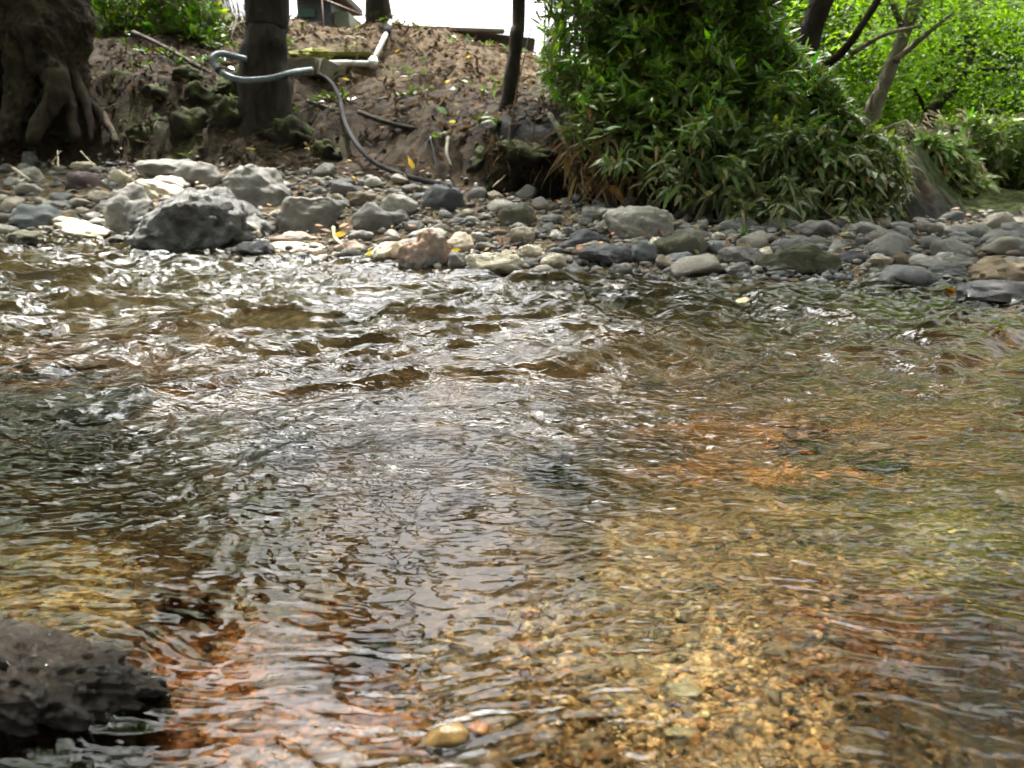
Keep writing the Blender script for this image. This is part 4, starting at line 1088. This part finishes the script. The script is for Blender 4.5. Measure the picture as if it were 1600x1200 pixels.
sprig('weed', 404, 352, None, .04, 'tiny green weed right of the pitted boulder', nl=8, L0=.05)

# ------------------------------------------------------------------ pipes, hoses, trough, buildings
M_pvc = flat_mat('weathered_white_pipe', (.62, .62, .58), .45, .2, 20)
M_hose = flat_mat('grey_blue_hose', (.15, .19, .215), .45, .5, 14)
M_blk = flat_mat('black_hose', (.03, .031, .033), .85, .3, 30, 0, .1)
M_conc = flat_mat('old_concrete', (.26, .235, .18), .9, .35, 12)
M_mossy = flat_mat('yellow_moss', (.17, .17, .03), .95, .5, 20)
M_wood = flat_mat('dark_wood', (.075, .06, .05), .85, .4, 14)
M_slate = flat_mat('slate_wall', (.06, .065, .08), .6, .3, 6)
M_glass = flat_mat('greenish_window', (.05, .085, .085), .15, .2, 3)
M_green = flat_mat('painted_panel', (.16, .18, .13), .7, .3, 4)
M_red = flat_mat('faded_red_rail', (.30, .19, .18), .6, .2, 10)
def hose(name, pts, r, mat, label, cat, n=50, sides=10, straight=False):
    P = np.array([at_y(*p) for p in pts])
    if not straight: P = spline(P, n)
    r0 = empty(name, tuple(P[0]), label, cat)
    part('tube', tube_mesh('tube', [(P, np.full(len(P), r))], mat, sides=sides), r0)
    return r0, P
r0, P = hose('water_pipe', [(610, 34, 8.75), (604, 52, 8.3), (582, 98, 7.05)], .026, M_pvc, 'weathered white plastic pipe bent down the slope from the crest tree', 'pipe', straight=True)
Q = np.array([at_y(580, 100, 7.03), at_y(545, 99, 7.0), at_y(505, 99, 6.95)])
part('lower_pipe', tube_mesh('lower_pipe', [(Q, np.full(3, .026))], M_pvc, sides=10), r0)
part('elbow', tube_mesh('elbow', [(np.array([P[-1]+(P[1]-P[-1])*.06, P[-1], Q[0], Q[0]+(Q[1]-Q[0])*.1]), np.full(4, .042))], M_pvc, sides=10), r0)
part('coupling', tube_mesh('coupling', [(np.array([P[0]+(P[1]-P[0])*.55, P[1]+(P[2]-P[1])*.04]), np.full(2, .040))], M_blk, sides=10), r0)
HOSE1, _ = hose('hose', [(386, 93, 6.15), (365, 88, 6.1), (345, 84, 6.0), (333, 90, 5.95), (336, 103, 5.93), (352, 117, 5.92), (380, 125, 5.92), (418, 123, 5.95), (455, 114, 6.1), (486, 109, 6.4)], .023, M_hose,
     'grey blue hose looping past the tall tree trunk', 'hose', 70)
gl_ = [(498, 116, 6.5), (516, 128, 6.4), (530, 152, 6.2), (537, 185, 5.9), (552, 218, 5.6), (580, 250, 5.3), (620, 270, 5.05), (665, 283, 4.85), (700, 290, 4.7), (710, 300, 4.62)]
hose('hose', gl_, .017, M_blk, 'black hose running down from the concrete trough to the black boulder', 'hose', 70)
def box(name, c, size, rz, mat, root=None, label=None, bev=.01, ry=0):
    import bmesh
    bm = bmesh.new(); bmesh.ops.create_cube(bm, size=1)
    bmesh.ops.scale(bm, vec=size, verts=bm.verts)
    if bev: bmesh.ops.bevel(bm, geom=bm.edges[:], offset=bev, segments=2, affect='EDGES')
    bmesh.ops.rotate(bm, cent=(0, 0, 0), matrix=Matrix.Rotation(rz, 3, 'Z') @ Matrix.Rotation(ry, 3, 'Y'), verts=bm.verts)
    bmesh.ops.translate(bm, vec=c, verts=bm.verts)
    me = bpy.data.meshes.new(name); bm.to_mesh(me); bm.free(); me.materials.append(mat)
    return part(name, me, root, label)
for (a_, b_) in (((437, 119, 6.02), (447, 116.5, 6.06)), ((340, 108, 5.93), (345, 112, 5.925))):
    k_ = link('clamp', tube_mesh('clamp', [(np.array([at_y(*a_), at_y(*b_)]), np.full(2, .028))], M_blk, sides=12)); hs_ = HOSE1; k_.parent = hs_; k_.matrix_parent_inverse = Matrix.Translation(-Vector(hs_.location))
c = at_y(495, 104, 6.85)
tr_ = empty('concrete_trough', tuple(c), 'old concrete trough corner with yellow moss on top behind the hoses', 'trough')
box('wall', (c[0]-.13, c[1]+.06, c[2]), (.30, .10, .15), -.35, M_conc, tr_)
box('wall', (c[0]+.12, c[1]+.08, c[2]-.05), (.30, .10, .15), .75, M_conc, tr_, ry=.35)
V, F = stone_geo(.22, .15, .07, 900, .1, 4, .2, .5); me = mesh_arrays('moss_cushion', V+np.array([c[0]-.1, c[1]+.2, c[2]+.11]), F, None, True, M_mossy); part('moss_cushion', me, tr_)
c = at_y(548, 86, 7.25)
pk = empty('mossy_plank', tuple(c), 'mossy wooden plank behind the lower white pipe', 'plank')
box('board', (c[0], c[1], c[2]), (.40, .16, .035), 0, M_mossy, pk)
box('underside', (c[0], c[1]+.02, c[2]-.06), (.36, .10, .075), 0, M_wood, pk)  # dark filler for the shaded gap beneath the board
c = at_y(690, 46, 8.65)
pk = empty('edging_plank', tuple(c), 'long grey edging plank along the crest right of the white pipe', 'plank')
box('board', (c[0], c[1], c[2]), (1.35, .10, .04), 0, flat_mat('grey_plank', (.26, .24, .21), .9, .3, 10), pk, ry=.03)
box('board', (c[0]+.35, c[1]+.10, c[2]-.08), (1.3, .08, .14), 0, M_wood, pk, ry=.10)
# dark rail lying across the left bank
hose('fallen_pole', [(208, 50, 7.4), (250, 70, 7.2), (300, 98, 6.9), (335, 118, 6.7)], .018, M_wood, 'dark fallen pole slanting down the left bank', 'pole', 12)
hose('dead_branch', [(480, 158, 6.3), (505, 166, 6.2), (532, 174, 6.1)], .015, M_wood, 'short dark dead branch left of the black hose', 'branch', 8)
hose('dead_root', [(560, 175, 5.9), (600, 190, 5.7), (640, 200, 5.6), (690, 205, 5.5)], .018, B_dark, 'bare root crossing the foot of the slope', 'root', 20)
hose('dead_root', [(860, 180, 4.9), (880, 215, 4.75), (894, 242, 4.7)], .018, M_conc, 'pale bare root hanging at the edge of the hollow', 'root', 16)
hose('dead_root', [(700, 215, 5.1), (698, 240, 5.0), (704, 262, 4.95)], .012, M_conc, 'small pale root hanging down the low bank', 'root', 12)
hose('vine_stem', [(672, 214, 5.0), (678, 240, 4.95), (684, 268, 4.9)], .006, M_hose, 'thin grey stem dangling over the low bank', 'stem', 12)
for (pts, r_, lab) in [([(900, 252, 4.5), (960, 268, 4.3), (1010, 262, 4.2)], .004, 'thin bare stem across the dark hollow'),
                       ([(1000, 330, 3.9), (1040, 300, 3.9), (1070, 260, 4.0)], .004, 'bare arching stem rising from the stones by the pale dome'),
                       ([(1085, 345, 3.8), (1105, 310, 3.85), (1130, 290, 4.0)], .004, 'second bare stem right of the arching one'),
                       ([(955, 300, 4.2), (1005, 345, 3.9)], .004, 'straight bare stem slanting behind the pale dome')]:
    hose('bare_stem', pts, r_, M_culm, lab, 'stem', 12, 5)
# building beyond the crest
c = at_y(505, 30, 15); gz0 = float(terrain(c[0], 15))
bd = empty('building', (c[0], 15, gz0), 'dark slate building with a greenish window beyond the crest', 'building')
def pbox(name, u0, u1, v0, v1, y, th, mat, root, drop=None):
    a = at_y(u0, v0, y); b_ = at_y(u1, v1, y); zb = b_[2] if drop is None else drop
    return box(name, ((a[0]+b_[0])/2, y+th/2, (a[2]+zb)/2), (abs(b_[0]-a[0]), th, abs(a[2]-zb)), 0, mat, root, None, .01)
pbox('wall', 462, 520, -12, 60, 15, 1.6, M_slate, bd, gz0)
pbox('annex', 520, 547, 18, 60, 15.1, 1.4, M_green, bd, gz0)
wn = pbox('window', 467, 492, 13, 27, 14.93, .06, M_glass, bd)
for k, uu in enumerate((473, 480, 486)):
    a = at_y(uu, 13, 14.9); b_ = at_y(uu, 27, 14.9)
    me = tube_mesh('mullion', [(np.array([a, b_]), np.full(2, .01))], M_slate, sides=4); mo = link('mullion', me, wn); mo.matrix_parent_inverse = Matrix.Translation(-Vector(bd.location))
pbox('roof', 455, 530, -22, -10, 14.7, 2.2, M_wood, bd)
c = at_y(350, 30, 12.5); gz0 = float(terrain(c[0], 12.5))
rf_ = empty('shed', (c[0], 12.5, gz0), 'dark sloping shed roof left of the tall tree', 'shed')
P = [at_y(308, -30, 12.5), at_y(385, 42, 12.5), at_y(385, 60, 12.5), at_y(290, 60, 12.5), at_y(290, -30, 12.5)]
Vv = [tuple(p) for p in P]+[(p[0], p[1]+2, p[2]) for p in P]
me = bpy.data.meshes.new('roof'); me.from_pydata(Vv, [], [(4, 3, 2, 1, 0), (5, 6, 7, 8, 9), (0, 1, 6, 5), (1, 2, 7, 6), (2, 3, 8, 7), (3, 4, 9, 8), (4, 0, 5, 9)]); me.materials.append(M_slate); part('roof', me, rf_)
c = at_y(340, 60, 12.7); box('wall', (c[0]-.2, 13.4, (c[2]+gz0)/2-.02), (.9, 1.2, abs(c[2]-gz0)+.1), 0, M_wood, rf_)
P0 = at_y(500, -4, 10.5); P1 = at_y(576, 27, 10.5)
rl = empty('handrail', tuple(P1), 'thin faded red handrail sloping left of the crest tree', 'railing')
part('rail', tube_mesh('rail', [(np.array([P0, P1]), np.full(2, .007))], M_red, sides=8), rl)
for uu, vv in ((503, -3), (575, 26)):
    a = at_y(uu, vv, 10.5); part('post', tube_mesh('post', [(np.array([a, (a[0], a[1], float(terrain(a[0], a[1]))-.05)]), np.full(2, .007))], M_red, sides=8), rl)
# guard rail far right
gd = empty('guard_rail', tuple(at_y(1580, 300, 11)), 'white roadside guard rail glimpsed through leaves at the right edge', 'railing')
M_wh = flat_mat('white_paint', (.8, .8, .78), .5, .1, 4)
for vv in (272, 281, 290):
    a = at_y(1545, vv, 10.6); b_ = at_y(1760, vv+4, 10.6)
    part('beam', tube_mesh('beam', [(np.array([a, b_]), np.full(2, .035))], M_wh, sides=8), gd)
for uu in (1552, 1650, 1750):
    a = at_y(uu, 268, 10.65); part('post', tube_mesh('post', [(np.array([a, (a[0], a[1], float(terrain(a[0], a[1])))]), np.full(2, .05))], M_wh, sides=8), gd)
hose('dead_branch', [(1555, 322, 6.5), (1578, 328, 6.4), (1600, 318, 6.3), (1640, 312, 6.2)], .010, M_conc, 'bare pale twig at the right edge below the guard rail', 'branch', 14)

# ------------------------------------------------------------------ fallen leaves and twigs on the bar
M_tw = flat_mat('pale_green_twig', (.55, .58, .30), .6, .2, 30)
M_tan = flat_mat('dry_twig', (.50, .42, .30), .8, .25, 30)
def twig(pts, r, mat, label, lift=.02):
    P = []
    for (u, v) in pts: P.append(water_pt(u, v, lift))
    r0 = link('twig', tube_mesh('twig', [(spline(P, 10), np.linspace(r, r*.7, 10))], mat, sides=6)); tag(r0, label, 'twig')
def twig_y(pts, r, mat, label):
    P = [at_y(*p) for p in pts]
    tag(link('twig', tube_mesh('twig', [(spline(P, 10), np.linspace(r, r*.7, 10))], mat, sides=6)), label, 'twig')
twig_y([(521, 355, 3.45), (525, 374, 3.38), (552, 394, 3.2), (566, 415, 3.0)], .009, M_tw, 'broken pale green twig sticking up at the waterline')
twig_y([(620, 395, 3.1), (590, 385, 3.2), (560, 400, 3.1)], .005, M_tan, 'dry curved twig left of the salmon stone')
twig_y([(80, 256, 5.3), (95, 236, 5.3)], .005, M_tan, 'short dry stalk leaning left at the back of the bar') 
twig_y([(126, 236, 5.4), (150, 262, 5.2)], .005, M_tan, 'long pale straw crossing the back of the bar')
twig_y([(90, 236, 5.4), (91, 262, 5.2)], .006, M_tan, 'upright pale stalk at the back of the left bar')
twig_y([(20, 262, 4.8), (48, 282, 4.6)], .009, M_tan, 'thick pale twig near the left edge')
twig_y([(855, 350, 3.9), (905, 362, 3.7)], .006, M_tan, 'long dry twig between the stones left of the pale dome')
twig_y([(775, 262, 4.7), (790, 272, 4.6), (770, 292, 4.5)], .007, M_tan, 'forked pale twig below the slender tree')
twig_y([(1294, 425, 2.75), (1293, 440, 2.6), (1297, 446, 2.55)], .006, M_tan, 'pale twig stub standing in the water before the slab')
M_yl = leaf_mat('fallen_leaf', .05, .3, .5, (1.1, 1.1, .7))
def fallen(u, v, y, col, label, L=.05, tilt=.3, group=None):
    P = at_y(u, v, y)[None]; a = RS.uniform(0, 6.28)
    D = np.array([[math.cos(a), math.sin(a)*.6, tilt]]); N = np.array([[0, -.8, .6]])
    V, F, C = leaf_strips(P, D, N, np.array([L]), np.array([L*.55]), .15, np.array([col]), ((0, .15), (.2, .8), (.45, 1), (.75, .7), (1, .05)))
    o = link('fallen_leaf', mesh_arrays('fallen_leaf', V, F, C, False, M_yl)); tag(o, label, 'leaf', group)
Y_ = (.75, .60, .03); O_ = (.62, .30, .10); T_ = (.62, .50, .30)
fallen(703, 395, 2.86, Y_, 'bright yellow leaf on the small grey stone by the salmon stone', .045, .5)
fallen(540, 366, 3.4, (.72, .50, .05), 'deep yellow leaf behind the broken twig', .055, .1)
fallen(572, 396, 3.0, Y_, 'pale yellow leaf left of the cream and brown stone', .05, .1)
fallen(932, 274, 4.3, Y_, 'single yellow leaf hanging in the dark hollow', .06, .6)
fallen(953, 290, 4.2, O_, 'curled brown leaf hanging right of the yellow one', .10, -.8)
fallen(804, 392, 2.9, (.7, .25, .12), 'tiny orange leaf by the smooth cream oval stone', .025, .1)
fallen(902, 390, 3.0, (.6, .25, .15), 'reddish leaf tip beside the flat beige stone', .05, .2)
fallen(698, 178, 5.6, (.35, .5, .3), 'pale green fallen leaf on the leafy slope', .09, .9)
fallen(712, 190, 5.5, Y_, 'yellow leaf low on the leafy slope', .05, .1)
fallen(95, 375, 3.7, (.45, .55, .2), 'green yellow leaf caught at the white topped stone', .05, 0)
fallen(38, 279, 4.6, (.72, .55, .28), 'long tan leaf on the left bar near the twig', .09, .0)
fallen(1170, 470, 2.15, (.65, .52, .28), 'yellow tan leaf floating on the grey water', .05, .02)
pl = empty('leaf_pile', tuple(water_pt(1510, 468, .02)), 'clump of wet orange leaves caught against the small tan stone', 'leaves')
n = 34; u = RS.normal(1506, 10, n); v = RS.normal(463, 4, n); P = np.array([at_y(a, b, 2.28+RS.uniform(-.03, .03)) for a, b in zip(u, v)])
build_leaves('leaves', [leaf_strips(P, rdir(n), rdir(n), np.full(n, .045), np.full(n, .02), .3, vary((.62, .25, .03), n, .3))], M_yl, pl)
# brown leaves strewn over the bar
n = 420; s = (RS.uniform(-60, 1500, n)-800)/FPX; ys = np.interp(s, _cu, _ky[:, 0]); yt = np.interp(s, _cu, _ky[:, 2])
y = ys+(yt-ys)*RS.uniform(.15, 1.1, n); x = s*y; P = np.stack([x, y, terrain(x, y)+RS.uniform(.01, .05, n)], 1)
L = RS.uniform(.02, .055, n)
build_leaves('strewn_leaves', [leaf_strips(P, rdir(n, .3), rdir(n)*.4+np.array([0, -.3, 1.]), L, L*.4, .1, vary((.38, .25, .14), n, .4))], M_dry)
tag(bpy.data.objects['strewn_leaves'], 'dry leaf scraps and straw strewn over the stones', kind='stuff')
print('faces', sum(len(m.polygons) for m in bpy.data.meshes))
